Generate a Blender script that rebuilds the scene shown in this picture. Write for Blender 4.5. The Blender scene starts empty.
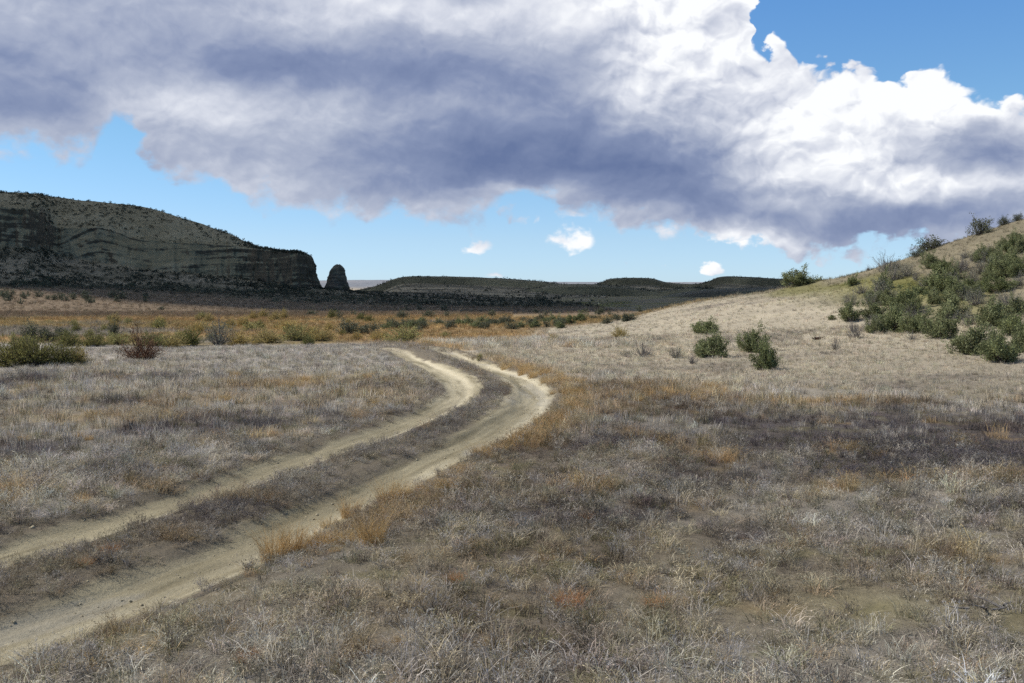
import bpy, math, os
import numpy as np
from math import radians as R
rng = np.random.default_rng(11)
scene = bpy.context.scene
COL = scene.collection
FPX, CX, CY, HOR, CAMZ = 995.56, 512.0, 341.5, 296.0, 2.2
PITCH = math.atan((CY - HOR) / FPX)
SUN_AZ, SUN_EL = -84.0, 50.0            # degrees clockwise from +Y (view direction), elevation
EXPOSURE = 0.12

# ------------------------------------------------------------------ numeric helpers
def _hash(ix, iy, seed):
    h = (ix.astype(np.int64) * 374761393 + iy.astype(np.int64) * 668265263 + seed * 1442695041) & 0xFFFFFFFF
    h = ((h ^ (h >> 13)) * 1274126177) & 0xFFFFFFFF
    h = ((h ^ (h >> 16)) * 2246822519) & 0xFFFFFFFF
    return ((h ^ (h >> 15)) & 0xFFFFFF) / float(0xFFFFFF)
def vnoise(x, y, seed=0):
    x = np.asarray(x, float); y = np.asarray(y, float)
    ix = np.floor(x); iy = np.floor(y); fx = x - ix; fy = y - iy
    fx = fx * fx * fx * (fx * (fx * 6 - 15) + 10); fy = fy * fy * fy * (fy * (fy * 6 - 15) + 10)
    a = _hash(ix, iy, seed); b = _hash(ix + 1, iy, seed); c = _hash(ix, iy + 1, seed); d = _hash(ix + 1, iy + 1, seed)
    return (a + (b - a) * fx) * (1 - fy) + (c + (d - c) * fx) * fy
def fbm(x, y, seed=0, oct=4, gain=0.5):
    s = 0.0; a = 1.0; t = 0.0; c, n = math.cos(0.6), math.sin(0.6)
    for i in range(oct):
        s = s + a * (vnoise(x, y, seed + i * 17) - 0.5); t += a
        x, y = (x * c - y * n) * 2.03 + 3.1, (x * n + y * c) * 2.03 - 1.7; a *= gain
    return s / t * 2.0                     # about -1..1
def sst(a, b, x):
    t = np.clip((np.asarray(x, float) - a) / (b - a), 0, 1); return t * t * (3 - 2 * t)
def smooth_table(pts, sig):
    p = np.array(pts, float); xs = np.linspace(p[0, 0], p[-1, 0], 1200); ys = np.interp(xs, p[:, 0], p[:, 1])
    k = max(1, int(sig / (xs[1] - xs[0]))); w = np.hanning(2 * k + 3); w /= w.sum()
    ys = np.convolve(np.pad(ys, k + 1, mode='edge'), w, 'valid'); return xs, ys
def catmull(P, n):
    P = np.array(P, float); P = np.vstack([2 * P[0] - P[1], P, 2 * P[-1] - P[-2]]); out = []
    for i in range(1, len(P) - 2):
        t = np.linspace(0, 1, n, endpoint=False)[:, None]
        a, b, c, d = P[i - 1], P[i], P[i + 1], P[i + 2]
        out.append(0.5 * (2 * b + (c - a) * t + (2 * a - 5 * b + 4 * c - d) * t ** 2 + (3 * b - a - 3 * c + d) * t ** 3))
    out.append(P[-2][None]); return np.vstack(out)
def ray(px, py):
    """direction through a pixel of the photograph, scaled so that its Y is 1"""
    u = (px - CX) / FPX; v = (CY - py) / FPX; c, s = math.cos(PITCH), math.sin(PITCH)
    y = c + v * s; z = -s + v * c
    return u / y, z / y
def az_el(px, py):
    x, z = ray(px, py); return math.degrees(math.atan2(x, 1)), math.degrees(math.atan2(z, math.hypot(x, 1)))

# ------------------------------------------------------------------ the track
ROAD_PTS = [(-9.8, -6), (-7.6, -1), (-5.9, 3), (-4.5, 6), (-3.05, 9.2), (-2.15, 12.5), (-1.62, 14.4), (-0.93, 17.3), (-0.35, 21.3),
            (-0.62, 25.4), (-1.4, 29.8), (-2.4, 34.0), (-3.3, 38), (-4.5, 41.6), (-6.4, 45.4), (-9, 49), (-13, 52)]
ROAD = catmull(ROAD_PTS, 40)
_seg = np.r_[0, np.cumsum(np.hypot(*np.diff(ROAD, axis=0).T))]
_rs = np.arange(0, _seg[-1], 0.12)
ROAD = np.c_[np.interp(_rs, _seg, ROAD[:, 0]), np.interp(_rs, _seg, ROAD[:, 1])]
_tan = np.gradient(ROAD, axis=0); _tan /= np.linalg.norm(_tan, axis=1)[:, None]
RN = np.c_[_tan[:, 1], -_tan[:, 0]]      # to the right of travel
ROAD_L = len(_rs) * 0.12
def road_coord(X, Y):
    """(signed offset to the right, length along) of points, offset 99 when far away"""
    X = np.asarray(X, float).ravel(); Y = np.asarray(Y, float).ravel()
    off = np.full(X.shape, 99.0); along = np.zeros(X.shape)
    near = np.where((Y > -10) & (Y < 60) & (X > -36) & (X < 8))[0]
    S = ROAD[::4]
    for i0 in range(0, len(near), 20000):
        k = near[i0:i0 + 20000]
        d2 = (X[k, None] - S[None, :, 0]) ** 2 + (Y[k, None] - S[None, :, 1]) ** 2
        j = d2.argmin(1) * 4
        dx = X[k] - ROAD[j, 0]; dy = Y[k] - ROAD[j, 1]
        o = dx * RN[j, 0] + dy * RN[j, 1]; l = dx * _tan[j, 0] + dy * _tan[j, 1]
        dist = np.sqrt(d2.min(1)); o = np.where(np.abs(l) > 1.0, np.sign(o + 1e-9) * dist, o)
        off[k] = o; along[k] = j * 0.12 + l
    return off, along
def rut_profile(u, along):
    w = 0.10 * fbm(along / 2.2, u * 0 + 3.3, 71, 3)
    h = -0.085 * np.exp(-((u + 0.90 + w) / 0.36) ** 4) - 0.095 * np.exp(-((u - 0.90 + w) / 0.40) ** 4)
    h = h + 0.035 * np.exp(-(u / 0.42) ** 2)
    h = h + 0.10 * sst(-1.3, -2.0, u) * sst(-5.5, -2.6, u) + 0.05 * sst(1.4, 2.0, u) * sst(5, 2.6, u)
    return h

# ------------------------------------------------------------------ terrain height
CREST = smooth_table([(-60, 0), (-8, 0), (-3, 0.03), (1, .10), (4, .28), (7, .58), (10, 1.15), (12.5, 1.6), (18, 2.5), (22, 3.6), (25, 4.6), (28, 5.7), (31, 6.65), (40, 9.0), (60, 13.5), (95, 18), (140, 13), (220, 6)], 3.0)
YB = smooth_table([(-60, 44), (-5, 42), (2, 35), (8, 28), (20, 25.5), (40, 22), (220, 16)], 3.0)
YC = smooth_table([(-60, 62), (4, 60), (12, 66), (20, 64), (30, 61), (60, 70), (220, 90)], 4.0)
def height(X, Y, road=True):
    X = np.asarray(X, float); Y = np.asarray(Y, float); shp = X.shape; X = X.ravel(); Y = Y.ravel()
    D = np.hypot(X, Y)
    P = np.interp(X, *CREST); yb = np.interp(X, *YB); yc = np.interp(X, *YC)
    t = np.clip((Y - yb) / (yc - yb), 0, 1); S = t ** 1.25 * (1 - 0.32 * t ** 3) / 0.68
    S = np.where(Y > yc, 1 - 0.9 * sst(0, 26, Y - yc), S)
    z = P * S
    hillm = np.clip(P * S / 1.5, 0, 1)
    z = z + hillm * (0.22 * fbm(X / 6, Y / 6, 5, 4) + 0.05 * fbm(X / 1.3, Y / 1.3, 6, 3))
    # fan of ground rising to the left-hand mesa, gentle rise of the far valley
    left = sst(-20, -150, X - 0.12 * Y)
    z = z + 4.4 * left * sst(80, 250, D) + 14 * sst(300, 1500, D) * sst(-0.2, 1, Y / np.maximum(D, 1)) * 0.10
    z = z + 0.055 * fbm(X / 3.2, Y / 3.2, 1, 4) * sst(2, 8, D) + 0.16 * fbm(X / 14, Y / 14, 2, 3) * sst(8, 30, D)
    z = z + 0.5 * fbm(X / 60, Y / 60, 3, 3) * sst(70, 200, D) * 0.35
    z = z + 0.12 * sst(1, 6, X) * sst(22, 12, Y)
    if road:
        u, al = road_coord(X, Y)
        m = np.abs(u) < 6
        z[m] = z[m] + rut_profile(u[m], al[m]) * sst(44, 38, Y[m])
    return z.reshape(shp)
def hit(px, py, y0=3.0, y1=900.0):
    """where the ray through a pixel meets the ground"""
    rx, rz = ray(px, py); ys = np.exp(np.linspace(math.log(y0), math.log(y1), 2500))
    g = CAMZ + rz * ys - height(rx * ys, ys, road=False); k = np.argmax(g < 0)
    if g[k] >= 0: return None
    y = ys[k]; return np.array([rx * y, y, float(height(np.array([rx * y]), np.array([y]))[0])])

# ------------------------------------------------------------------ object helpers
def mesh_np(name, verts, faces=None, quads=None, tris=None, smooth=False):
    me = bpy.data.meshes.new(name); verts = np.asarray(verts, np.float32)
    me.vertices.add(len(verts)); me.vertices.foreach_set('co', verts.ravel())
    loops = []; starts = []; n = 0
    for arr in (quads, tris):
        if arr is not None and len(arr):
            arr = np.asarray(arr, np.int32); loops.append(arr.ravel())
            starts.append(n + np.arange(len(arr)) * arr.shape[1]); n += arr.size
    lp = np.concatenate(loops); st = np.concatenate(starts).astype(np.int32)
    me.loops.add(len(lp)); me.loops.foreach_set('vertex_index', lp)
    me.polygons.add(len(st)); me.polygons.foreach_set('loop_start', st)
    if smooth: me.polygons.foreach_set('use_smooth', np.ones(len(st), bool))
    me.update(calc_edges=True); me.validate(); return me
def set_col(me, name, rgb):
    a = me.color_attributes.new(name, 'FLOAT_COLOR', 'POINT')
    c = np.ones((len(me.vertices), 4), np.float32); c[:, :3] = rgb; a.data.foreach_set('color', c.ravel())
def link(name, me, mat=None, parent=None, coll=None):
    o = bpy.data.objects.new(name, me); (coll or COL).objects.link(o)
    if mat is not None and not me.materials: me.materials.append(mat)
    if parent is not None: o.parent = parent
    return o
def grid_quads(n, m):
    i, j = np.meshgrid(np.arange(n - 1), np.arange(m - 1), indexing='ij'); a = (i * m + j).ravel()
    return np.c_[a, a + m, a + m + 1, a + 1]

# ------------------------------------------------------------------ shader helpers
class N:
    """tiny wrapper so node maths can be written as expressions"""
    def __init__(s, t, sock): s.t = t; s.s = sock
    def _m(s, op, *a, clamp=False):
        n = s.t.nodes.new('ShaderNodeMath'); n.operation = op; n.use_clamp = clamp
        for i, v in enumerate((s,) + a):
            if isinstance(v, N): s.t.links.new(v.s, n.inputs[i])
            else: n.inputs[i].default_value = v
        return N(s.t, n.outputs[0])
    def __add__(s, o): return s._m('ADD', o)
    __radd__ = __add__
    def __sub__(s, o): return s._m('SUBTRACT', o)
    def __rsub__(s, o): return (s * -1.0) + o
    def __mul__(s, o): return s._m('MULTIPLY', o)
    __rmul__ = __mul__
    def __truediv__(s, o): return s._m('DIVIDE', o)
    def min(s, o): return s._m('MINIMUM', o)
    def max(s, o): return s._m('MAXIMUM', o)
    def clamp(s): return s._m('ADD', 0.0, clamp=True)
    def ss(s, a, b):
        n = s.t.nodes.new('ShaderNodeMapRange'); n.interpolation_type = 'SMOOTHSTEP'
        s.t.links.new(s.s, n.inputs[0])
        for i, v in ((1, a), (2, b)):
            if isinstance(v, N): s.t.links.new(v.s, n.inputs[i])
            else: n.inputs[i].default_value = v
        return N(s.t, n.outputs[0])
def combine(t, x, y, z=0.0):
    n = t.nodes.new('ShaderNodeCombineXYZ')
    for i, v in enumerate((x, y, z)):
        if isinstance(v, N): t.links.new(v.s, n.inputs[i])
        else: n.inputs[i].default_value = v
    return N(t, n.outputs[0])
def noise(t, vec, scale, detail=4, rough=0.5, color=False, lac=2.0, dist=0.0):
    n = t.nodes.new('ShaderNodeTexNoise'); n.inputs['Scale'].default_value = scale; n.inputs['Detail'].default_value = detail
    n.inputs['Roughness'].default_value = rough; n.inputs['Lacunarity'].default_value = lac; n.inputs['Distortion'].default_value = dist
    if vec is not None: t.links.new(vec.s, n.inputs['Vector'])
    return N(t, n.outputs['Color' if color else 'Fac'])
def mixc(t, f, a, b, mode='MIX'):
    n = t.nodes.new('ShaderNodeMix'); n.data_type = 'RGBA'; n.blend_type = mode
    for i, v in ((0, f), (6, a), (7, b)):
        if isinstance(v, N): t.links.new(v.s, n.inputs[i])
        elif i == 0: n.inputs[0].default_value = v
        else: n.inputs[i].default_value = (*v, 1)
    return N(t, n.outputs[2])
def ramp(t, f, stops):
    n = t.nodes.new('ShaderNodeValToRGB'); e = n.color_ramp.elements
    while len(e) < len(stops): e.new(0.5)
    for k, (p, c) in enumerate(stops): e[k].position = p; e[k].color = (*c, 1)
    t.links.new(f.s, n.inputs[0]); return N(t, n.outputs[0])
def new_mat(name):
    m = bpy.data.materials.new(name); m.use_nodes = True; t = m.node_tree; t.nodes.clear()
    out = t.nodes.new('ShaderNodeOutputMaterial'); return m, t, out
def principled(t, out, col, rough=0.9, spec=0.2, bump=None, bstr=0.5, bdist=0.02, trans=None):
    b = t.nodes.new('ShaderNodeBsdfPrincipled'); b.inputs['Roughness'].default_value = rough
    b.inputs['Specular IOR Level'].default_value = spec
    if isinstance(col, N): t.links.new(col.s, b.inputs['Base Color'])
    else: b.inputs['Base Color'].default_value = (*col, 1)
    if bump is not None:
        bn = t.nodes.new('ShaderNodeBump'); bn.inputs['Strength'].default_value = bstr; bn.inputs['Distance'].default_value = bdist
        t.links.new(bump.s, bn.inputs['Height']); t.links.new(bn.outputs[0], b.inputs['Normal'])
    last = b.outputs[0]
    if trans:
        tr = t.nodes.new('ShaderNodeBsdfTranslucent')
        if isinstance(col, N): t.links.new(col.s, tr.inputs[0])
        mx = t.nodes.new('ShaderNodeMixShader'); mx.inputs[0].default_value = trans
        t.links.new(last, mx.inputs[1]); t.links.new(tr.outputs[0], mx.inputs[2]); last = mx.outputs[0]
    t.links.new(last, out.inputs[0]); return b
def attr(t, name, kind='GEOMETRY', out='Color'):
    n = t.nodes.new('ShaderNodeAttribute'); n.attribute_name = name; n.attribute_type = kind; return N(t, n.outputs[out])
def position(t): return N(t, t.nodes.new('ShaderNodeNewGeometry').outputs['Position'])
def sepz(t, v, i=2):
    n = t.nodes.new('ShaderNodeSeparateXYZ'); t.links.new(v.s, n.inputs[0]); return N(t, n.outputs[i])

# ------------------------------------------------------------------ camera, sun, sky
cam = bpy.data.cameras.new('camera'); camo = bpy.data.objects.new('camera', cam); COL.objects.link(camo)
cam.sensor_width = 36; cam.lens = 35.0; cam.clip_start = 0.1; cam.clip_end = 30000
camo.location = (0, 0, CAMZ); camo.rotation_euler = (R(90) - PITCH, 0, 0); scene.camera = camo
sun = bpy.data.lights.new('sun', 'SUN'); suno = bpy.data.objects.new('sun', sun); COL.objects.link(suno)
sun.energy = 5.0; sun.angle = R(0.53); sun.color = (1.0, 0.955, 0.885)
suno.rotation_euler = (R(90 - SUN_EL), 0, R(180 - SUN_AZ)); suno.location = (-60, -30, 80)
SUNV = np.array([math.sin(R(SUN_AZ)) * math.cos(R(SUN_EL)), math.cos(R(SUN_AZ)) * math.cos(R(SUN_EL)), math.sin(R(SUN_EL))])
scene.view_settings.view_transform = 'Standard'; scene.view_settings.look = 'None'
scene.view_settings.exposure = EXPOSURE; scene.view_settings.gamma = 1.0; scene.view_settings.use_curve_mapping = False
scene.render.engine = 'CYCLES'
scene.cycles.use_denoising = False
scene.cycles.max_bounces = 4; scene.cycles.diffuse_bounces = 2; scene.cycles.glossy_bounces = 1
scene.cycles.transmission_bounces = 2; scene.cycles.transparent_max_bounces = 8
scene.cycles.use_adaptive_sampling = True; scene.cycles.adaptive_threshold = 0.02

W = bpy.data.worlds.new('World'); scene.world = W; W.use_nodes = True
t = W.node_tree; t.nodes.clear()
wout = t.nodes.new('ShaderNodeOutputWorld')
sky = t.nodes.new('ShaderNodeTexSky'); sky.sky_type = 'NISHITA'; sky.sun_disc = False
sky.sun_elevation = R(SUN_EL); sky.sun_rotation = R(SUN_AZ); sky.altitude = 900
sky.air_density = 1.0; sky.dust_density = 0.3; sky.ozone_density = 3.0
tc = t.nodes.new('ShaderNodeTexCoord'); dirn = N(t, tc.outputs['Generated'])
dx, dy, dz = sepz(t, dirn, 0), sepz(t, dirn, 1), sepz(t, dirn, 2)
DEG = 57.29578
az = dx._m('ARCTAN2', dy) * DEG
el = dz._m('ARCSINE') * DEG
def curve(x, pts):
    """pixel outline -> elevation (degrees) as a function of azimuth"""
    P = sorted(az_el(*p) for p in pts)
    n = t.nodes.new('ShaderNodeFloatCurve'); c = n.mapping.curves[0]
    n.mapping.use_clip = False
    P = [(-60, P[0][1])] + P + [(60, P[-1][1])]
    while len(c.points) < len(P): c.points.new(0.5, 0.5)
    for k, (a, e) in enumerate(P):
        c.points[k].location = ((a + 60) / 120, (e + 10) / 60); c.points[k].handle_type = 'AUTO'
    n.mapping.update()
    t.links.new(((x + 60.0) * (1 / 120)).s, n.inputs['Value'])
    return N(t, n.outputs[0]) * 60.0 - 10.0
def blob(x, y, px, py, rx, ry):
    """1 in the middle of an ellipse, 0 on its edge, negative outside (radii in pixels of the photograph)"""
    a, e = az_el(px, py); a2, _ = az_el(px + rx, py); _, e2 = az_el(px, py - ry)
    u = (x - a) * (1 / (a2 - a)); v = (y - e) * (1 / (e2 - e))
    return 1.0 - (u * u + v * v)._m('SQRT')
def bump_(x, y, px, py, rx, ry):
    a, e = az_el(px, py); a2, _ = az_el(px + rx, py); _, e2 = az_el(px, py - ry)
    u = (x - a) * (1 / (a2 - a)); v = (y - e) * (1 / (e2 - e))
    return ((u * u + v * v) * -1.0)._m('EXPONENT')
q = combine(t, az, el * 1.35, 0.0)
wn = noise(t, q, 0.15, 3, 0.5, True); w2 = noise(t, q, 0.55, 6, 0.52, True)
ax = az + (sepz(t, wn, 0) - 0.5) * 4.0 + (sepz(t, w2, 0) - 0.5) * 1.3
ey = el + (sepz(t, wn, 1) - 0.5) * 2.6 + (sepz(t, w2, 1) - 0.5) * 1.1
def vor(vec, scale, detail, rough):
    n = t.nodes.new('ShaderNodeTexVoronoi'); n.voronoi_dimensions = '2D'; n.feature = 'SMOOTH_F1'; n.inputs['Scale'].default_value = scale
    n.inputs['Detail'].default_value = detail; n.inputs['Roughness'].default_value = rough; n.inputs['Smoothness'].default_value = 0.5
    t.links.new(vec.s, n.inputs['Vector']); return N(t, n.outputs['Distance'])
qw = combine(t, ax, ey * 1.35, 0.0)
puff = 0.5 - vor(qw, 0.42, 3.0, 0.5)                   # rounded heads
fine = noise(t, q, 0.55, 9, 0.60) - 0.5
bot = curve(ax, [(-60, 138), (0, 134), (50, 137), (92, 134), (106, 112), (122, 92), (140, 112), (165, 160), (215, 180), (265, 190), (320, 197), (385, 202), (440, 212), (470, 212),
                 (500, 188), (545, 184), (590, 206), (640, 214), (700, 220), (745, 228), (800, 228), (880, 228), (950, 224), (1024, 220), (1100, 220)])
top = curve(ax, [(560, -170), (680, -120), (745, -30), (778, 12), (778, 30), (768, 48), (800, 60), (850, 62), (900, 70), (945, 72), (975, 86), (1024, 94), (1090, 100), (1200, 90)])
Ft = (top - ey) + puff * 1.6 + fine * 1.1
Fb = (ey - bot + 1.35) * 0.7 + fine * 2.0 + puff * 0.8
F = Ft.min(Fb)
for (px, py, rx, ry, k) in ((577, 241, 46, 18, 2.0), (474, 250, 22, 10, 1.6), (709, 269, 20, 9, 1.6), (462, 208, 50, 16, 1.0), (745, 232, 54, 12, .8), (352, 224, 26, 7, .45), (520, 221, 14, 6, .5), (174, 183, 6, 9, .5), (497, 277, 12, 3, 1.0), (655, 265, 14, 5, .35)):
    F = F.max(blob(az + (sepz(t, w2, 0) - 0.5) * 1.0, el + (sepz(t, w2, 1) - 0.5) * 1.4, px, py, rx, ry) * k + fine * 2.6 + puff * 1.6 - el.ss(az_el(px, py - ry * .2)[1], az_el(px, py + ry * 1.3)[1]) * 0.5)
# away from the picture: scattered cloud all round the sky, thinning to the horizon and overhead
soft = ax.ss(-14.0, 4.0) * 0.3
alpha = F.ss(-0.1, ax.ss(4.0, 12.0) * -0.40 + 0.75)
# --- how light or dark the cloud body is, region by region
lx, ly = ax, ey
light = noise(t, q, 0.13, 4, 0.45) * 0.62 + 0.15 + ax.ss(-4.0, 10.0) * 0.06
for (px, py, rx, ry, k) in (
        (600, 150, 150, 55, -.40), (470, 165, 110, 38, -.26), (330, 68, 190, 36, -.30), (45, 112, 80, 45, -.22), (890, 222, 140, 22, -.40), (690, 200, 90, 26, -.30),
        (730, 110, 60, 40, -.10), (985, 160, 60, 50, -.34), (420, 195, 80, 14, -.12),
        (860, 115, 130, 48, .44), (705, 55, 120, 70, .40), (800, 180, 90, 40, .22), (935, 188, 75, 15, .55), (960, 100, 80, 30, .45), (560, 4, 330, 18, .36), (640, 120, 40, 36, .22),
        (300, 108, 130, 26, .22), (200, 90, 60, 20, .12), (740, 236, 55, 12, .40), (520, 190, 70, 9, .30), (577, 238, 42, 20, .60), (474, 249, 26, 12, .55), (709, 268, 22, 12, .55), (190, 20, 200, 20, .06), (460, 205, 50, 14, .18), (497, 277, 16, 6, .5)):
    light = light + bump_(lx, ly, px, py, rx, ry) * k
# relief: the side of each billow that looks up to the sun is lighter
sh = combine(t, ax - 0.22, (ey + 0.42) * 1.35, 0.0); hx = az + (sepz(t, wn, 2) - 0.5) * 5.0; qh = combine(t, hx, el * 1.5, 3.0); sh2 = combine(t, hx - 0.3, (el + 0.75) * 1.5, 3.0)
relief = (vor(sh, 0.42, 3.0, 0.5) - vor(qw, 0.42, 3.0, 0.5)) * 1.0
relief2 = noise(t, qh, 0.24, 7, 0.47) - noise(t, sh2, 0.24, 7, 0.47)
sh3 = combine(t, ax - 0.12, (ey + 0.28) * 1.35, 6.0); q3 = combine(t, ax, ey * 1.35, 6.0)
relief3 = noise(t, q3, 0.7, 7, 0.55) - noise(t, sh3, 0.7, 7, 0.55)
light = light + relief3 * (0.16 + light.clamp() * 0.22)
light = light + relief * (0.05 + light.clamp() * (ax.ss(0.0, 9.0) * 0.38 + 0.06)) + relief2 * (0.40 + light.clamp() * 0.30)
light = light + (1.0 - F.ss(0.0, 2.6)) * 0.10 + el.ss(22.0, 34.0) * 0.45
ccol = ramp(t, light.clamp(), [(0.0, (0.125, 0.168, 0.315)), (0.25, (0.225, 0.272, 0.42)), (0.5, (0.405, 0.445, 0.56)), (0.75, (0.66, 0.685, 0.76)), (1.0, (0.93, 0.94, 0.955))])
# sky background + cloud background
bg = t.nodes.new('ShaderNodeBackground'); bg.inputs[1].default_value = 0.105
skyc = mixc(t, 1.0, N(t, sky.outputs[0]), ramp(t, (el * (1 / 40)).clamp(), [(0.0, (0.76, 1.0, 1.48)), (0.08, (0.87, 1.01, 1.25)), (0.22, (0.86, 1.10, 1.18)), (0.45, (0.72, 1.12, 1.42)), (0.60, (0.80, 1.08, 1.30)), (1.0, (1.0, 1.0, 0.95))]), 'MULTIPLY')
t.links.new(skyc.s, bg.inputs[0])
cbg = t.nodes.new('ShaderNodeBackground'); cbg.inputs[1].default_value = 1.0; t.links.new(ccol.s, cbg.inputs[0])
mx = t.nodes.new('ShaderNodeMixShader'); t.links.new((alpha * 0.97).s, mx.inputs[0]); t.links.new(bg.outputs[0], mx.inputs[1]); t.links.new(cbg.outputs[0], mx.inputs[2])
t.links.new(mx.outputs[0], wout.inputs[0])
W.cycles.sampling_method = 'MANUAL'; W.cycles.sample_map_resolution = 512
# ------------------------------------------------------------------ colour zones of the ground and of what grows on it
def lin(r, g, b): return np.array([((c / 255) / 12.92 if c / 255 <= 0.04045 else ((c / 255 + 0.055) / 1.055) ** 2.4) for c in (r, g, b)])
PALE = np.array([.50, .435, .32]); GREY = np.array([.56, .505, .41]); DARK = np.array([.076, .061, .080]); RUST = np.array([.54, .37, .165])
GOLD = np.array([.37, .25, .115]); BROWN = np.array([.21, .155, .10]); OLIVE = np.array([.21, .185, .075]); SCRUB = np.array([.15, .132, .09]); TAN = np.array([.36, .30, .20])
def pix_world(px, py):
    p = hit(px, py); return (p[0], p[1]) if p is not None else (0, 400)
SPOTS = {}
def spot(X, Y, px, py, rx, ry):
    """soft patch of ground: centre seen at (px,py); rx, ry metres"""
    k = (px, py)
    if k not in SPOTS: SPOTS[k] = pix_world(px, py)
    x, y = SPOTS[k]; return np.exp(-((X - x) / rx) ** 2 - ((Y - y) / ry) ** 2)
def zone(X, Y):
    """plant colour, bare share 0..1, height factor, rust share and weed share at points"""
    n1 = fbm(X / 2.6, Y / 2.0, 21, 4); n2 = fbm(X / 5.5 + 7, Y / 4.0, 22, 4); n3 = fbm(X / 0.8, Y / 0.6, 23, 3); n4 = fbm(X / 16, Y / 10, 24, 3); n0 = fbm(X / 0.42, Y / 0.40, 26, 3)
    D = np.hypot(X, Y); yb = np.interp(X, *YB)
    u, al = road_coord(X, Y)
    right = u > 0
    right = np.where(u > 50, X > np.interp(Y, ROAD[:300, 1], ROAD[:300, 0]), right)
    ye = np.interp(X, [-3, 0, 3.5, 7, 12, 30], [34, 29.8, 25.8, 22.6, 20.6, 18]); hill = sst(-2.0, 3.5, Y - ye + 2.0 * n2 + 0.8 * n1) * sst(1.2, 2.6, np.where(u > 50, 9, u) + .6 * n1) * right
    hz = height(X, Y, road=False); hill = hill * np.where(Y > 40, sst(.06, .24, hz - .12 * fbm(X / 14, Y / 14, 2, 3)), 1); ycr = np.interp(X, *YC); hill = hill * np.where(X < 16, 1 - sst(ycr + 0, ycr + 6, Y), 1)
    # near field: grey bleached grass with dark purple weeds between
    w_dark = sst(-0.08, 0.40, n1 + 0.25 * n3 - 0.10 + 0.80 * np.exp(-((X - 8) / 7.5) ** 2 - ((Y - 14) / 5.4) ** 2) - 0.16 * sst(10, 7, Y))
    w_dark = w_dark * sst(32, 25, Y)
    w_gold = .8 * sst(0.30, 0.6, fbm(X / .9, Y / .8, 27, 4) + .2 * n2)
    for (px, py, rx, ry) in ((600, 398, 1.7, 1.6), (660, 386, 1.5, 1.4), (520, 372, 1.0, 1.6), (560, 385, 0.9, 1.5), (690, 396, 1.6, 1.2), (610, 412, 1.2, .9), (300, 385, 2.2, 1.2), (120, 418, 1.6, 1.2), (215, 400, 1.3, .9), (380, 400, 1.2, 1.0), (800, 402, 2.6, 1.0)):
        w_gold = np.maximum(w_gold, 0.75 * spot(X, Y, px, py, rx, ry) + 0.25 * n3 * (spot(X, Y, px, py, rx, ry) > .2))
    edge = np.exp(-((u - 1.75) / 0.55) ** 2) * sst(-0.25, 0.3, n2 + 0.3 * n1 + 0.15) * sst(7.5, 9.5, Y)
    w_gold = np.clip(np.maximum(w_gold, edge), 0, 1)
    c = GREY[None] * (1 + 0.28 * n2[:, None]) * (1 - w_dark[:, None] * 0.0)
    c = c + (np.array([.42, .345, .21]) - c) * (sst(-.1, 0.5, -n2 + 0.4 * n3)[:, None] * 0.75)
    c = c + (DARK - c) * (w_dark * 0.85)[:, None]
    w_dark = w_dark * 1.0
    rust_s = sst(0.25, 0.55, fbm(X / 2.0 + 40, Y / 2.0, 25, 4) + 0.25 * spot(X, Y, 590, 490, 2.0, 2.0) + 0.3 * spot(X, Y, 760, 412, 3, 1.5))
    c = c + (np.array([.15, .10, .065]) - c) * (rust_s * 0.5)[:, None]
    c = c + (RUST - c) * (w_gold * 0.92)[:, None]
    hgt = 0.62 - 0.12 * w_dark + 0.14 * w_gold + .16 * n2 + .12 * n1
    bare = np.where(Y < 42, .05 + .85 * sst(-.05, .45, -n0 - .35 * n1), .06)
    # left strip of pale grass before the shrubs
    strip = sst(27, 33, Y + 2.5 * n4 + 1.5 * n2 - 0.04 * X) * sst(53, 46, Y + 2 * n4) * ~right
    c = c + (np.array([.44, .40, .34]) * (1 + .2 * n2[:, None]) - c) * (strip * 0.9)[:, None]
    # golden and brown flats
    gold = sst(45, 50, Y + 3.0 * n4) * (1 - hill)
    cg = GOLD * (1 + 0.35 * n2[:, None]) + (np.array([.30, .24, .10]) - GOLD) * sst(0.0, .5, n4)[:, None] * .6
    cg = cg + (np.array([.27, .24, .20]) - cg) * (sst(.25, .6, n4 * .8 + .6 * spot(X, Y, 15, 333, 10, 6) + .2 * n2) * .8)[:, None]
    c = c + (cg - c) * gold[:, None]
    n5 = fbm(X / 40, Y / 22, 29, 4)
    brown = sst(88, 118, D + 22 * n5) * (1 - hill)
    c = c + (BROWN * (1 + 0.3 * n5[:, None] + .25 * n2[:, None]) - c) * brown[:, None]
    scr = sst(165, 215, D + 22 * n5 + 0.42 * X) * (1 - hill)
    cs = SCRUB * (1 + .35 * n5[:, None]) + (np.array([.17, .15, .11]) - SCRUB) * (sst(.25, .5, fbm(X / 70, Y / 14, 30, 4))[:, None] * .8)
    c = c + (cs - c) * scr[:, None]
    # sunlit hill: pale straw, greener and greyer on its upper right
    up = sst(15, 23, X + 0.22 * (Y - 45) + 3 * n4)
    ch = PALE * (1 + 0.16 * n2[:, None] + 0.10 * n1[:, None])
    ch = ch + (np.array([.24, .205, .165]) - ch) * (sst(.18, .5, fbm(X / 3.0, Y / 2.4, 31, 4)) * .6)[:, None]
    cu = np.array([.215, .185, .12]) * (1 + .4 * n2[:, None]) + (np.array([.20, .19, .06]) - np.array([.215, .185, .12])) * (sst(-.05, .35, fbm(X / 6, Y / 9, 32, 3)))[:, None]
    ch = ch + (cu - ch) * (up * .95)[:, None]
    c = c + (ch - c) * hill[:, None]
    hgt = hgt * (1 - 0.42 * hill) * (1 - .35 * strip) * (1 - .1 * gold); bare = bare * (1 - hill) + 0.2 * bare * hill
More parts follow.
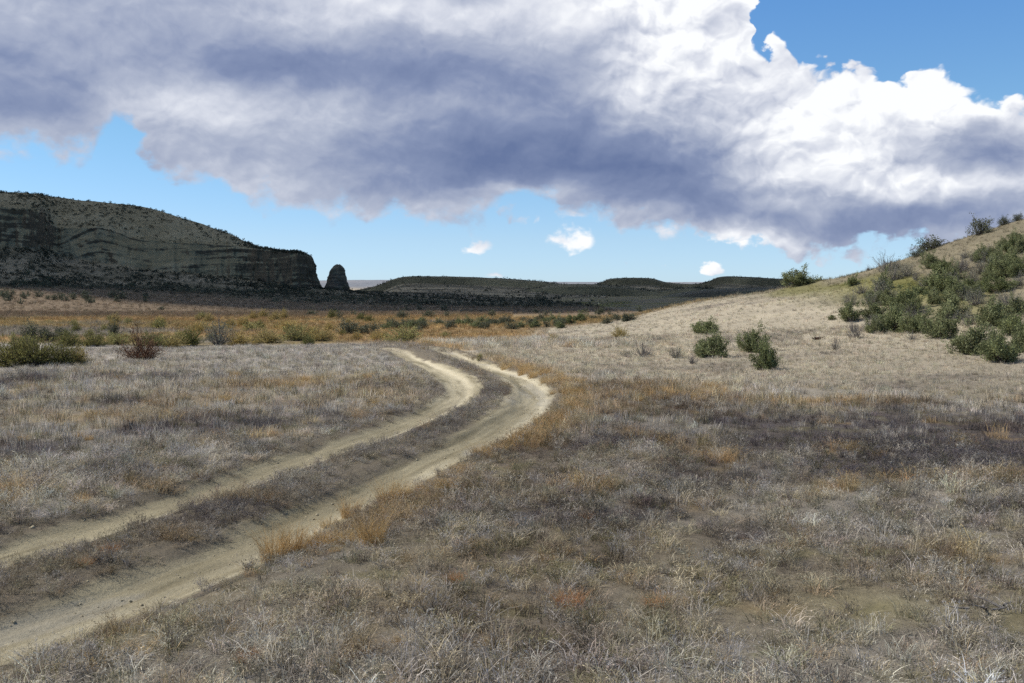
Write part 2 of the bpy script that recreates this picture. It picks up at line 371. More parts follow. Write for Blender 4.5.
    moss = np.clip(spot(X, Y, 825, 430, .9, .35) + spot(X, Y, 880, 605, .9, .45) + .8 * spot(X, Y, 880, 482, 1.3, .3) + .6 * spot(X, Y, 150, 610, .6, .3), 0, 1) * sst(-.5, .1, n3)
    return dict(c=np.clip(c, .012, .8), bare=bare, hgt=hgt, dark=w_dark * (1 - hill) * (1 - gold), gold=w_gold, hill=hill, moss=moss, u=u, al=al, flat=gold, up=up, strip=strip, brown=brown, scr=scr)

# ------------------------------------------------------------------ ground sheet: one polar fan out past the horizon
def build_ground():
    a1 = np.radians(np.linspace(-44, 44, 601)); a2 = np.radians(np.linspace(44, 316, 120))[1:-1]
    A = np.r_[a1, a2]; A = np.r_[A, A[0] + 2 * math.pi]
    r = np.r_[0.02, np.exp(np.linspace(math.log(0.8), math.log(9000), 620))]
    AA, RR = np.meshgrid(A, r, indexing='ij'); X = RR * np.sin(AA); Y = RR * np.cos(AA); Z = height(X, Y)
    me = mesh_np('ground', np.c_[X.ravel(), Y.ravel(), Z.ravel()], quads=grid_quads(*X.shape)[:, ::-1], smooth=True)
    z = zone(X.ravel(), Y.ravel())
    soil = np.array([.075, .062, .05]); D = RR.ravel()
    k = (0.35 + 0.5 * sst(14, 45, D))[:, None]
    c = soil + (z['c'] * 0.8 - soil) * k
    n = fbm(X.ravel() / 0.5, Y.ravel() / 0.4, 33, 3)
    c = c + (np.array([.15, .135, .045]) - c) * (sst(.2, .6, n) * .35 * sst(30, 15, D))[:, None]
    c = c + (np.array([.25, .22, .10]) - c) * (z['moss'] * .32)[:, None]
    m = (np.abs(z['u']) < 1.9)
    dirt = sst(1.55, 1.15, np.abs(z['u']) + .25 * n) * sst(46, 40, Y.ravel())
    c = c + (np.array([.19, .155, .105]) - c) * dirt[:, None]
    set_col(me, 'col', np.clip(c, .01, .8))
    m, t, out = new_mat('ground_soil'); P = position(t)
    n1 = noise(t, P, 9.0, 8, 0.65); n2 = noise(t, P, 0.9, 4, 0.55)
    f = (n1 - 0.5) * 1.1 + (n2 - 0.5) * 0.5 + 1.0
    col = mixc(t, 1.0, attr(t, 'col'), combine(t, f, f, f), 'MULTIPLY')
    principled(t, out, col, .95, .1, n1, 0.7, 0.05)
    o = link('ground', me, m); o['kind'] = 'structure'; return o
build_ground()

# ------------------------------------------------------------------ the dirt track: a ribbon with two wheel ruts
def build_road():
    s = np.arange(0, ROAD_L - .5, 0.10); s = s[(np.interp(s, _rs, ROAD[:, 1]) < 42.0)]; u = np.linspace(-1.62, 1.55, 90)
    cx = np.interp(s, _rs, ROAD[:, 0]); cy = np.interp(s, _rs, ROAD[:, 1]); nx = np.interp(s, _rs, RN[:, 0]); ny = np.interp(s, _rs, RN[:, 1])
    X = cx[:, None] + nx[:, None] * u; Y = cy[:, None] + ny[:, None] * u; S = s[:, None] + 0 * u; U = u + 0 * S
    D = np.hypot(X, Y)
    Z = height(X, Y) + 0.008 + 0.0007 * D
    edge = np.minimum(U + 1.62, 1.55 - U); Z = Z - 0.05 * sst(.10, 0, edge)
    fine = 0.012 * fbm(S / 0.9, U / 0.05, 41, 3) + 0.008 * fbm(S / .12, U / .1, 42, 3)
    Z = Z + fine
    me = mesh_np('dirt_road', np.c_[X.ravel(), Y.ravel(), Z.ravel()], quads=grid_quads(*X.shape), smooth=True)
    w = 0.10 * fbm(S / 2.2, S * 0 + 3.3, 71, 3); e = .16 * fbm(S / .9, U / .25, 43, 4)
    rl = sst(.46, .24, np.abs(U + 0.90 + w) + e); wide = sst(14, 19, Y) * sst(34, 28, Y); rl = sst(.46 + .14 * wide, .24 + .14 * wide, np.abs(U + 0.90 - .10 * wide + w) + e); rr = sst(.52 + .13 * wide, .28 + .13 * wide, np.abs(U - 0.90 + .16 * wide + w) + e)
    rut = np.maximum(rl, rr)
    base = np.array([.28, .242, .155]); litter = np.array([.135, .112, .082]); pale = np.array([.52, .46, .325]); clay = np.array([.36, .335, .285]); dark = np.array([.19, .16, .095])
    st = fbm(S / 3.0, U / .09, 44, 4); st2 = fbm(S / 1.4, U / .22, 45, 4); bl = fbm(S / 5, U / .6, 46, 3)
    c = np.broadcast_to(base, U.shape + (3,)) * (1 + .28 * st2[..., None])
    c = c + (dark - c) * (sst(0, .5, st) * .75)[..., None]
    c = c + (pale - c) * (np.exp(-((U + .64 + w) / .10) ** 2) * sst(-.35, .25, bl + .3) * 1.0)[..., None]
    c = c + (pale - c) * (np.exp(-((U - 1.10 + w) / .15) ** 2) * sst(-.1, .35, bl + .2 * st + .1) * .95)[..., None]
    c = c + (pale * .92 - c) * (sst(17, 22, Y) * sst(40, 30, Y) * .42 * sst(-.5, .2, st2 + .2 * bl))[..., None]
    c = c + (np.array([.30, .26, .185]) - c) * (sst(33, 41, Y) * .75)[..., None]
    c = c + (clay - c) * (sst(.25, .5, fbm(S / 1.6, U / .35, 47, 3)) * rr * .35)[..., None]
    c = c + (litter - c) * (1 - rut)[..., None] * .9
    set_col(me, 'col', np.clip(c, .02, .8).reshape(-1, 3))
    m, t, out = new_mat('dry_clay'); P = position(t); n1 = noise(t, P, 26.0, 8, 0.68); n2 = noise(t, P, 3.0, 5, .6)
    f = (n1 - 0.5) * 0.7 + (n2 - .5) * .5 + 1.0
    principled(t, out, mixc(t, 1.0, attr(t, 'col'), combine(t, f, f, f), 'MULTIPLY'), .9, .15, n1, 0.6, 0.03)
    o = link('dirt_road', me, m); o['kind'] = 'structure'; return rut
build_road()

# ------------------------------------------------------------------ mesas: a rim path swept with crest, cliff and apron
MESA_PTS = {}
def col_px(px, d, yc, back, yr, yb, cliff, ya, apron, turn=0):
    """one column of a mesa, read at picture column px with its rim d metres away"""
    def zz(py, dd): return CAMZ + ray(px, py)[1] * dd
    x = ray(px, 300)[0]; nrm = math.hypot(x, 1)
    return [x * d, d, zz(yc, d + back), back, zz(yr, d), zz(yb, d - cliff), cliff, zz(ya, d - apron), apron, math.atan2(-x / nrm, -1 / nrm) + R(turn)]
def sweep(name, cols, mat, n=26, rough=1.0, gully=9.0, ledge=1.0, seed=1, tail=120):
    cols = np.array(cols); cols[:, 9] = np.unwrap(cols[:, 9]); C = catmull(cols, n); Xr, Yr, zc, back, zr, zb, cl, za, ap, ang = C.T
    s = np.r_[0, np.cumsum(np.hypot(np.diff(Xr), np.diff(Yr)))]
    k1 = np.linspace(0, 1, 70); k2 = np.linspace(0, 1, 46)[1:]; k3 = np.linspace(0, 1, 90)[1:]
    off, Z, zone_id = [], [], []
    off.append(np.outer(-back - np.minimum(tail, back), [1.0])); Z.append(np.outer(zc - 0.35 * (zc - za), [1.0]))
    h1 = 1 - (1 - k1) ** 1.0
    off.append(-back[:, None] * (1 - k1)); Z.append(zc[:, None] + (zr - zc)[:, None] * (0.35 * k1 + 0.65 * k1 ** 1.8))
    rel = (zr - zb)[:, None] * k2
    off.append(cl[:, None] * k2); Z.append(zr[:, None] + (zb - zr)[:, None] * k2)
    q = 1 - (1 - k3) ** 1.7
    off.append(cl[:, None] + (ap - cl)[:, None] * k3); Z.append(zb[:, None] + (za - zb)[:, None] * q)
    off = np.hstack(off); Z = np.hstack(Z)
    m = off.shape[1]; S = np.repeat(s[:, None], m, 1); col = np.arange(m)
    isc = (col > 70) & (col <= 70 + 45); sl = col <= 70; apz = col > 115
    # rills running down slope and cliff, ledges of hard strata
    g = .7 * fbm(S / gully, Z / (gully * 5), seed, 4) + .5 * fbm(S / (gully * .3), Z / (gully * 1.2), seed + 21, 3); g2 = fbm(S / (gully * 4), Z * 0 + .5, seed + 3, 4)
    fade = np.where(isc, 1.0, np.where(sl, np.clip((col - 5) / 65.0, 0, 1) ** 2, np.clip(1 - (col - 115) / 75.0, 0, 1)))
    ht = np.maximum(zr - zb, .5)[:, None]
    off = off + rough * (g * 0.34 * ht + g2 * 0.22 * ht) * fade
    off = off + rough * .055 * ht * (fbm(S / 3.5, Z / 2.2, seed + 31, 3) + fbm(S / 9, Z / 6, seed + 33, 3)) * ((col > 30) & (col < 150))
    strata = fbm(Z / (ht * .12), S / 40.0, seed + 9, 3)
    off = off + ledge * rough * isc * 0.075 * ht * strata
    fx = np.sin(ang)[:, None]; fy = np.cos(ang)[:, None]
    X = Xr[:, None] + fx * off; Y = Yr[:, None] + fy * off
    Z = Z + rough * (np.where(apz, .9, .5) * fbm(X / 14, Y / 14, seed + 5, 4) * np.where(isc, 0, 1)) * np.clip(ht / 12, .3, 1.2)
    Z = Z + 0.02 * ht * fbm(S / 5.0, Z * 0, seed + 6, 3) * (col < 78)
    me = mesh_np(name, np.c_[X.ravel(), Y.ravel(), Z.ravel()], quads=grid_quads(*X.shape), smooth=True)
    r = np.zeros((X.size, 3)); r[:, 0] = np.tile(np.where(sl, (col - 1) / 70.0, np.where(isc, 1 + (col - 70) / 45.0, 2 + (col - 115) / 89.0)), len(s)) / 3.0
    r[:, 1] = ((Z - zb[:, None]) / ht).ravel() * .5 + .25
    set_col(me, 'part', r)
    o = link(name, me, mat); o['kind'] = 'structure'; MESA_PTS[o.name] = (X, Y, Z); return o
def mesa_mat(name, slope, slope2, rock, rock2, apron, apron2, scale=1.0):
    m, t, out = new_mat(name); P = position(t); a = attr(t, 'part'); k = sepz(t, a, 0) * 3.0
    nz = sepz(t, N(t, t.nodes.new('ShaderNodeNewGeometry').outputs['Normal']), 2)
    z = sepz(t, P, 2)
    sq = combine(t, sepz(t, P, 0) * (.02 * scale), sepz(t, P, 1) * (.02 * scale), z * (.55 * scale))
    n1 = noise(t, P, .35 * scale, 7, .62); n2 = noise(t, P, .05 * scale, 4, .55); ns = noise(t, sq, 1.6, 5, .65)
    cs = mixc(t, n2.ss(.40, .62), slope, slope2); cs = mixc(t, n1.ss(.50, .75), cs, tuple(c * .55 for c in slope))
    cr = mixc(t, (ns * .35 + n1 * .65).ss(.40, .62), rock, rock2)
    ca = mixc(t, (n2 + n1 * .3).ss(.55, .75), apron, apron2)
    steep = nz.ss(.72, .45)
    c = mixc(t, k.ss(1.85, 2.15), cs, ca); c = mixc(t, (steep * k.ss(0.6, .95) * (1.0 - k.ss(2.2, 2.5))).clamp(), c, cr)
    f = (n1 - .5) * .9 + 1.0
    c = mixc(t, 1.0, c, combine(t, f, f, f), 'MULTIPLY')
    principled(t, out, c, .95, .1, n1, .8, .8); return m
m1 = mesa_mat('mesa_ground', (.215, .185, .11), (.275, .24, .15), (.125, .10, .064), (.075, .06, .042), (.095, .088, .058), (.20, .175, .122))
left_cols = [
    col_px(-260, 300, 186, 90, 202, 250, 9, 283, 85), col_px(-120, 312, 190, 95, 204, 250, 9, 284, 88), col_px(0, 330, 195, 95, 208, 247, 9, 286, 92),
    col_px(38, 338, 197, 92, 212, 248, 9, 287.5, 98), col_px(58, 352, 199, 84, 228, 254, 10, 288.5, 112), col_px(100, 356, 203, 78, 228, 262, 14, 291, 122),
    col_px(145, 352, 208, 72, 240, 268, 15, 294, 130), col_px(185, 350, 219, 58, 243, 272, 14, 298, 140), col_px(230, 348, 234, 40, 246, 277, 11, 303, 150),
    col_px(256, 342, 246, 22, 249.5, 281, 6.5, 305, 150), col_px(280, 334, 251, 12, 252, 284, 5.5, 307, 150), col_px(296, 330, 252.5, 6, 253, 288, 5, 309, 150)]
lc = left_cols[-1]
def turned(x, y, a, apr, zr=None): return [x, y, (zr or lc[2]) , 5, zr or lc[4], lc[5], 3.6, 0.2, apr, R(a)]
left_cols += [turned(lc[0] + .6, 331, 150, 120), turned(lc[0] + .8, 334, 100, 60), turned(lc[0] - .5, 342, 92, 60), turned(lc[0] - 5, 365, 80, 60), turned(lc[0] - 14, 420, 75, 60), turned(lc[0] - 50, 520, 60, 60)]
sweep('mesa', left_cols, m1, 30, 1.0, 8.0, .8, 101)

m2 = mesa_mat('far_mesa_ground', (.082, .080, .052), (.15, .14, .088), (.085, .068, .05), (.042, .036, .03), (.085, .078, .054), (.25, .215, .145), .35)  # pale second apron tone: eroded ground, and painted sunlight through cloud gaps
A = [col_px(300, 1000, 296, 60, 297, 299, 10, 303, 500), col_px(350, 980, 291, 90, 293, 297, 12, 304, 520), col_px(376, 960, 286, 120, 287, 293, 14, 305, 560), col_px(402, 940, 277.3, 150, 278.6, 284, 14, 306, 600), col_px(440, 920, 276.6, 160, 278, 284, 14, 307, 620),
     col_px(490, 900, 278, 160, 279.6, 286, 14, 307, 620), col_px(530, 890, 280.5, 150, 282, 288, 14, 307, 620), col_px(556, 880, 283.5, 120, 285, 291, 16, 308, 600), col_px(590, 880, 288, 100, 290, 295, 18, 308, 560), col_px(640, 880, 293, 80, 294, 298, 20, 308, 520)]
sweep('far_mesa', A, m2, 30, 1.5, 34, 1.2, 131)
B = [col_px(470, 760, 302, 60, 303, 304, 10, 309, 420), col_px(505, 750, 296, 80, 297, 301, 12, 309, 440), col_px(530, 740, 288.5, 90, 290, 297, 14, 309, 450), col_px(560, 735, 284.5, 100, 287, 295, 14, 309, 450), col_px(592, 730, 284.2, 100, 287, 295, 14, 309, 450), col_px(625, 720, 286.5, 90, 289, 297, 14, 309, 450),
     col_px(655, 710, 289.5, 90, 292, 299, 14, 309, 440), col_px(690, 700, 287, 90, 289.5, 298, 14, 309, 430), col_px(730, 700, 289, 90, 291, 299, 14, 309, 430), col_px(830, 700, 289, 90, 291, 299, 14, 309, 430)]
sweep('far_hills', B, m2, 30, 1.8, 26, .7, 231)
C = [col_px(560, 1300, 290, 100, 291, 293, 14, 298, 300), col_px(596, 1280, 284, 120, 285, 288, 14, 296, 320), col_px(612, 1260, 278.6, 150, 280, 285, 14, 296, 330), col_px(648, 1240, 278.2, 160, 280, 285, 14, 296, 330), col_px(668, 1230, 282.5, 120, 284, 288, 14, 297, 330), col_px(694, 1220, 284, 120, 285, 289, 14, 297, 330),
     col_px(708, 1200, 281.5, 120, 283, 287, 14, 297, 330), col_px(722, 1180, 276.8, 150, 278.4, 284, 14, 297, 330), col_px(752, 1160, 277.2, 160, 278.8, 285, 14, 297, 330), col_px(790, 1150, 279, 160, 280.5, 286, 14, 297, 330), col_px(930, 1150, 280.5, 160, 282, 287, 14, 297, 330)]
sweep('far_mesa', C, m2, 30, 1.3, 34, 1.2, 151)
E = [col_px(600, 470, 306, 30, 307, 308, 8, 310, 90), col_px(640, 450, 302, 40, 303.5, 306, 9, 311, 110), col_px(668, 440, 295, 50, 298, 304, 10, 312, 120), col_px(700, 430, 290, 55, 293, 302, 10, 312, 120), col_px(740, 425, 288, 60, 291, 301, 10, 312, 120), col_px(820, 425, 287, 60, 290, 300, 10, 312, 120), col_px(920, 430, 286, 60, 290, 300, 10, 312, 120)]
m3 = mesa_mat('dark_spur_ground', (.07, .068, .052), (.10, .10, .07), (.08, .068, .055), (.05, .042, .036), (.06, .058, .046), (.12, .105, .08), .6)
sweep('dark_spur', E, m3, 24, .7, 14, .5, 171)
m4 = mesa_mat('hazy_plateau_ground', (.20, .21, .23), (.24, .24, .25), (.22, .20, .19), (.16, .16, .18), (.22, .21, .20), (.34, .29, .22), .12)  # blue-grey tones paint distance haze into the ground colour
Pl = [col_px(180, 3600, 281, 300, 283, 288, 60, 296, 900), col_px(310, 3600, 280.5, 300, 283, 288, 60, 296, 900), col_px(345, 3600, 280, 300, 282.5, 287, 60, 296, 900), col_px(400, 3600, 280, 300, 282.5, 287, 60, 296, 900), col_px(470, 3600, 281, 300, 283, 288, 60, 296, 900), col_px(600, 3600, 282, 300, 284, 288, 60, 296, 900), col_px(800, 3600, 282, 300, 284, 288, 60, 296, 900)]
sweep('plateau', Pl, m4, 24, .6, 60, .6, 191, tail=600)

# ------------------------------------------------------------------ the lone rock pinnacle
def build_pinnacle():
    d = 335.0; p0 = ray(337.5, 300); x0 = p0[0] * d
    zt = CAMZ + ray(337, 265)[1] * d; mpp = d / FPX
    prof = [(264.8, 336.2, 341.0), (266, 334.2, 342.4), (268.5, 331.8, 343.8), (271, 330.4, 344.4), (272, 329.8, 344.2), (276, 328.6, 345.6), (281, 326.8, 347.3), (286, 325.8, 348.8), (290, 325.2, 349.2), (295, 322, 352), (302, 318, 356)]
    ys = np.linspace(264.8, 302, 60); l = np.interp(ys, [p[0] for p in prof], [p[1] for p in prof]); r = np.interp(ys, [p[0] for p in prof], [p[2] for p in prof])
    th = np.linspace(0, 2 * math.pi, 97)[:-1]; V = []
    for i, y in enumerate(ys):
        z = CAMZ + ray(337, y)[1] * d; c = ((l[i] + r[i]) / 2 - 337.5) * mpp; hw = (r[i] - l[i]) / 2 * mpp
        n = fbm(np.cos(th) * 1.6 + 5, np.sin(th) * 1.6 + z * .5, 61, 4) * .26 + .05 * fbm(z * 2.6 + th * 0, th * .3, 62, 3)
        n = n + .07 * (np.abs(np.mod(th * 5 / math.pi + .4 * math.sin(z), 2) - 1) - .5)
        rr = hw * (1 + n); V.append(np.c_[x0 + c + rr * np.cos(th), d + rr * 1.25 * np.sin(th), np.full(96, z) + (.35 * fbm(th * 2, th * 0, 63, 2) if i < 4 else 0)])
    V.append(np.array([[x0 + (l[0] + r[0] - 675) / 2 * mpp, d, zt + .12]])); V = np.vstack(V)
    i, j = np.meshgrid(np.arange(59), np.arange(96), indexing='ij'); a = (i * 96 + j).ravel(); b = (i * 96 + (j + 1) % 96).ravel()
    q = np.c_[a, a + 96, b + 96, b]; top = len(V) - 1; jj = np.arange(96)
    me = mesh_np('rock_pinnacle', V, quads=q, tris=np.c_[jj, (jj + 1) % 96, np.full(96, top)], smooth=False)
    m, t, out = new_mat('pinnacle_rock'); P = position(t); z = sepz(t, P, 2)
    ns = noise(t, combine(t, sepz(t, P, 0) * .1, sepz(t, P, 1) * .1, z * 1.1), 1.4, 5, .65); n1 = noise(t, P, 1.1, 6, .6)
    f = (n1 - .5) * .7 + 1.0
    principled(t, out, mixc(t, 1.0, mixc(t, ns.ss(.4, .6), (.15, .13, .09), (.085, .07, .055)), combine(t, f, f, f), 'MULTIPLY'), .95, .1, n1, .6, .3)
    o = link('rock_pinnacle', me, m); o['label'] = 'lone dark pointed rock pinnacle standing beside the end of the mesa cliff'; o['category'] = 'rock'
build_pinnacle()

# ------------------------------------------------------------------ unseen cloud slabs overhead, placed and shaped to shade the valley and foreground
def shade_cloud_mesh(poly, thick, seed, scale):
    """a lumpy closed slab of cloud shaped to shade the ground polygon, shifted up along the sun's direction"""
    poly = np.array(poly, float); k = 900.0 / SUNV[2]; cx, cy = poly.mean(0)
    ang = np.linspace(0, 2 * math.pi, 181)[:-1]; pr = np.r_[poly, poly[:1]]
    seg = np.r_[0, np.cumsum(np.hypot(*np.diff(pr, axis=0).T))]; u = np.linspace(0, seg[-1], 181)[:-1]
    bx = np.interp(u, seg, pr[:, 0]); by = np.interp(u, seg, pr[:, 1])
    rad = np.hypot(bx - cx, by - cy); w = 1 + .10 * fbm(bx / scale, by / scale, seed, 4)
    bx = cx + (bx - cx) * w; by = cy + (by - cy) * w
    f = np.sin(np.linspace(0, math.pi / 2, 24)); V = []
    for side in (1, -1):
        X = cx + np.outer(f, bx - cx); Y = cy + np.outer(f, by - cy)
        Z = side * thick * np.sqrt(np.maximum(1 - f ** 4, 0))[:, None] * (.75 + .5 * fbm(X / (scale * .5), Y / (scale * .5), seed + 2, 4)) * (1.0 if side > 0 else .35)
        V.append(np.c_[(X + SUNV[0] * k).ravel(), (Y + SUNV[1] * k).ravel(), (Z + 900).ravel()])
    i, j = np.meshgrid(np.arange(23), np.arange(180), indexing='ij'); a = (i * 180 + j).ravel(); b = (i * 180 + (j + 1) % 180).ravel()
    n = 24 * 180; q = np.c_[a, a + 180, b + 180, b]
    return np.vstack(V), np.vstack([q, q[:, ::-1] + n])
def shade_cloud_mat(name, clear):
    m, t, out = new_mat(name); tr = t.nodes.new('ShaderNodeBsdfTranslucent'); df = t.nodes.new('ShaderNodeBsdfDiffuse'); tp = t.nodes.new('ShaderNodeBsdfTransparent')
    for n in (tr, df): n.inputs[0].default_value = (.9, .9, .92, 1)
    a = t.nodes.new('ShaderNodeMixShader'); a.inputs[0].default_value = .5; t.links.new(df.outputs[0], a.inputs[1]); t.links.new(tr.outputs[0], a.inputs[2])
    b = t.nodes.new('ShaderNodeMixShader'); b.inputs[0].default_value = 1 - clear; t.links.new(tp.outputs[0], b.inputs[1]); t.links.new(a.outputs[0], b.inputs[2])
    t.links.new(b.outputs[0], out.inputs[0]); return m
far = [(-420, 265), (-300, 250), (-160, 235), (-100, 205), (-50, 165), (20, 150), (120, 150), (320, 200), (900, 400), (1500, 1200), (1500, 2300), (400, 2500), (-900, 2300), (-1500, 1500), (-1100, 600), (-700, 260)]
V, Q = shade_cloud_mesh(far, 90, 201, 160); o = link('shade_clouds', mesh_np('shade_clouds', V, quads=Q, smooth=True), shade_cloud_mat('dense_shade_cloud', .22)); o['kind'] = 'stuff'
near = [(-90, -60), (-60, 10), (-34, 20), (-12, 24), (4, 24), (16, 23), (30, 21), (70, 12), (110, -40), (20, -110)]
V, Q = shade_cloud_mesh(near, 25, 211, 14); o = link('shade_clouds', mesh_np('thin_shade_clouds', V, quads=Q, smooth=True), shade_cloud_mat('thin_shade_cloud', .90)); o['kind'] = 'stuff'  # unseen thin slab, placed to dim the foreground slightly

# ------------------------------------------------------------------ crumbs of clay and small stones in the ruts
def build_clods(n=3200):
    r = np.random.default_rng(19); al = r.uniform(4, 34, n); side = r.choice([-1, 1], n); u = side * (.90 + r.normal(0, .26, n)) + r.choice([0, 0, -.34, .34], n)
    X = np.interp(al, _rs, ROAD[:, 0]) + np.interp(al, _rs, RN[:, 0]) * u; Y = np.interp(al, _rs, ROAD[:, 1]) + np.interp(al, _rs, RN[:, 1]) * u
    sz = r.gamma(2.0, .0026, n) + .003; Z = height(X, Y) + .008 + .0007 * np.hypot(X, Y)
    oct_ = np.array([[1, 0, 0], [0, 1, 0], [-1, 0, 0], [0, -1, 0], [0, 0, .8], [0, 0, -.6]]); f = np.array([[0, 1, 4], [1, 2, 4], [2, 3, 4], [3, 0, 4], [1, 0, 5], [2, 1, 5], [3, 2, 5], [0, 3, 5]])
    V = np.stack([X, Y, Z], 1)[:, None] + oct_[None] * sz[:, None, None] * r.uniform(.6, 1.4, (n, 6, 1)) + r.normal(0, .15, (n, 6, 3)) * sz[:, None, None]
    me = mesh_np('clods', V.reshape(-1, 3), tris=(f[None] + np.arange(n)[:, None, None] * 6).reshape(-1, 3)); m, t, out = new_mat('clod'); P = position(t); n1 = noise(t, P, 4.0, 3, .5)
    principled(t, out, mixc(t, n1.ss(.4, .6), (.40, .345, .235), (.30, .255, .17)), .95, .1); o = link('clods', me, m); o['kind'] = 'stuff'
build_clods()
# ------------------------------------------------------------------ plants: prototypes
def unit(v): return v / np.maximum(np.linalg.norm(v, axis=-1, keepdims=True), 1e-9)
def leaves(P, D, L, Wd, r, cup=0.0):
    """one quad leaf per row: base P, direction D, length L, width Wd"""
    n = len(P); D = unit(D); side = unit(np.cross(D, unit(r.normal(size=(n, 3))))); L = np.broadcast_to(np.asarray(L, float), (n,))[:, None]; w = np.broadcast_to(np.asarray(Wd, float), (n,))[:, None] / 2
    mid = P + D * L * .55
    V = np.stack([P, mid - side * w, P + D * L, mid + side * w], 1).reshape(-1, 3)
    return V, np.arange(4 * n).reshape(-1, 4)
def tubes(paths, r0, r1, k=4):
    """tapered tubes along an (n, m, 3) array of paths"""
    n, m, _ = paths.shape; T = unit(np.gradient(paths, axis=1)); up = np.array([.31, .22, .92]); A = unit(np.cross(T, up)); B = np.cross(T, A)
    r = np.linspace(0, 1, m)[None, :] * (np.asarray(r1).reshape(-1, 1) - np.asarray(r0).reshape(-1, 1)) + np.asarray(r0).reshape(-1, 1)
    r = np.broadcast_to(r, (n, m))
    th = np.arange(k) * 2 * math.pi / k
    V = paths[:, :, None, :] + r[:, :, None, None] * (A[:, :, None, :] * np.cos(th)[None, None, :, None] + B[:, :, None, :] * np.sin(th)[None, None, :, None])
    idx = np.arange(n * m * k).reshape(n, m, k); a = idx[:, :-1]; b = idx[:, 1:]; a2 = np.roll(a, -1, 2); b2 = np.roll(b, -1, 2)
    return V.reshape(-1, 3), np.stack([a, a2, b2, b], -1).reshape(-1, 4)
def bez(p0, p1, p2, m):
    t = np.linspace(0, 1, m)[None, :, None]; return (1 - t) ** 2 * p0[:, None] + 2 * t * (1 - t) * p1[:, None] + t * t * p2[:, None]
def shrub_proto(seed, nstem=60, nleaf=38, width=1.0, hgt=.82, leaf=.05, lw=.016, up=.45, open_=.28, spread=.14, tw=0):
    """sagebrush about one metre across: stems fanning from a short trunk, plume-like leaf clumps on their ends"""
    r = np.random.default_rng(seed)
    az_ = r.uniform(0, 2 * math.pi, nstem); e = np.arcsin(r.uniform(0.02, 1, nstem) ** .85); lob = 1 + .24 * np.sin(az_ * 2 + seed) + .16 * np.sin(az_ * 5 + 2 * seed + 3 * e)
    rad = r.uniform(.5, 1.05, nstem) * lob; tip = np.c_[np.cos(az_) * np.cos(e) * rad * width / 2, np.sin(az_) * np.cos(e) * rad * width / 2, np.sin(e) * rad * hgt * .95 + .06]
    base = np.c_[r.normal(0, .045, nstem), r.normal(0, .045, nstem), np.zeros(nstem) - .03]
    mid = base * .5 + tip * .45 + np.c_[np.zeros(nstem), np.zeros(nstem), -.04 * np.ones(nstem)] + r.normal(0, .05, (nstem, 3))
    path = bez(base, mid, tip, 6); SV, SQ = tubes(path, .012 * r.uniform(.6, 1.5, nstem), np.full(nstem, .003), 4)
    if tw:
        k = r.integers(0, nstem, tw); st = path[k, r.integers(2, 6, tw)]; dr = unit(tip[k] - base[k]) + r.normal(0, .5, (tw, 3)); dr[:, 2] += .35
        en = st + unit(dr) * r.uniform(.10, .26, (tw, 1)); tp = bez(st, (st + en) / 2 + r.normal(0, .02, (tw, 3)), en, 4); v2, q2 = tubes(tp, np.full(tw, .0045), np.full(tw, .0015), 3); SQ = np.vstack([SQ, q2 + len(SV)]); SV = np.vstack([SV, v2])
    keep = r.uniform(size=nstem) > open_ * .4; T = tip[keep]; B = path[keep]; n = len(T)
    nl = np.maximum((nleaf * r.uniform(.5, 1.5, n)).astype(int), 2); idx = np.repeat(np.arange(n), nl); m = len(idx)
    tt = r.uniform(-.85, .5, m); dirn = unit(T - B[:, 2])[idx] + np.array([0, 0, up]); dirn = unit(dirn)
    P = T[idx] + dirn * (tt * spread * 1.5)[:, None] + r.normal(0, 1, (m, 3)) * (spread * .42 * (1 - .45 * np.clip(tt, 0, 1)))[:, None]
    D = dirn * .8 + r.normal(0, .55, (m, 3)); P[:, 2] = np.maximum(P[:, 2], .02)
    LV, LQ = leaves(P, D, leaf * r.uniform(.6, 1.4, m), lw * r.uniform(.7, 1.3, m), r)
    tint = np.clip(1 + np.repeat(r.normal(0, .22, n), nl) + r.normal(0, .16, m), .45, 1.8)
    return (SV, SQ), (LV, LQ, np.repeat(tint, 4))
def plume_proto(seed, nstem=150, width=1.0, hgt=.9, leaf=.07, lw=.012, per=16):
    """rabbitbrush: many thin upright stems in a round broom, narrow leaves along them"""
    r = np.random.default_rng(seed); a = r.uniform(0, 2 * math.pi, nstem); e = np.arcsin(r.uniform(.12, 1, nstem)); rad = r.uniform(.75, 1.0, nstem) * (1 + .12 * np.sin(3 * a + seed))
    tip = np.c_[np.cos(a) * np.cos(e) * rad * width / 2, np.sin(a) * np.cos(e) * rad * width / 2, np.sin(e) * rad * hgt + .03]
    base = np.c_[r.normal(0, .07, nstem), r.normal(0, .07, nstem), np.full(nstem, -.03)]
    mid = base * .6 + tip * .4 + np.c_[np.zeros((nstem, 2)), .08 * np.ones(nstem)]
    path = bez(base, mid, tip, 6); SV, SQ = tubes(path, np.full(nstem, .005), np.full(nstem, .0018), 3)
    idx = np.repeat(np.arange(nstem), per); m = len(idx); f = r.uniform(.35, 1.04, m); p0 = path[idx, 0]; k = np.clip((f * 5).astype(int), 0, 4); fr = f * 5 - k
    P = path[idx, k] * (1 - fr)[:, None] + path[idx, k + 1] * fr[:, None] + r.normal(0, .018, (m, 3))
    D = unit(path[idx, k + 1] - path[idx, k]) + r.normal(0, .45, (m, 3)) + np.array([0, 0, .25])
    LV, LQ = leaves(P, D, leaf * r.uniform(.6, 1.3, m), lw, r)
    tint = np.clip(1 + np.repeat(r.normal(0, .2, nstem), per) + r.normal(0, .12, m), .5, 1.7)
    return (SV, SQ), (LV, LQ, np.repeat(tint, 4))
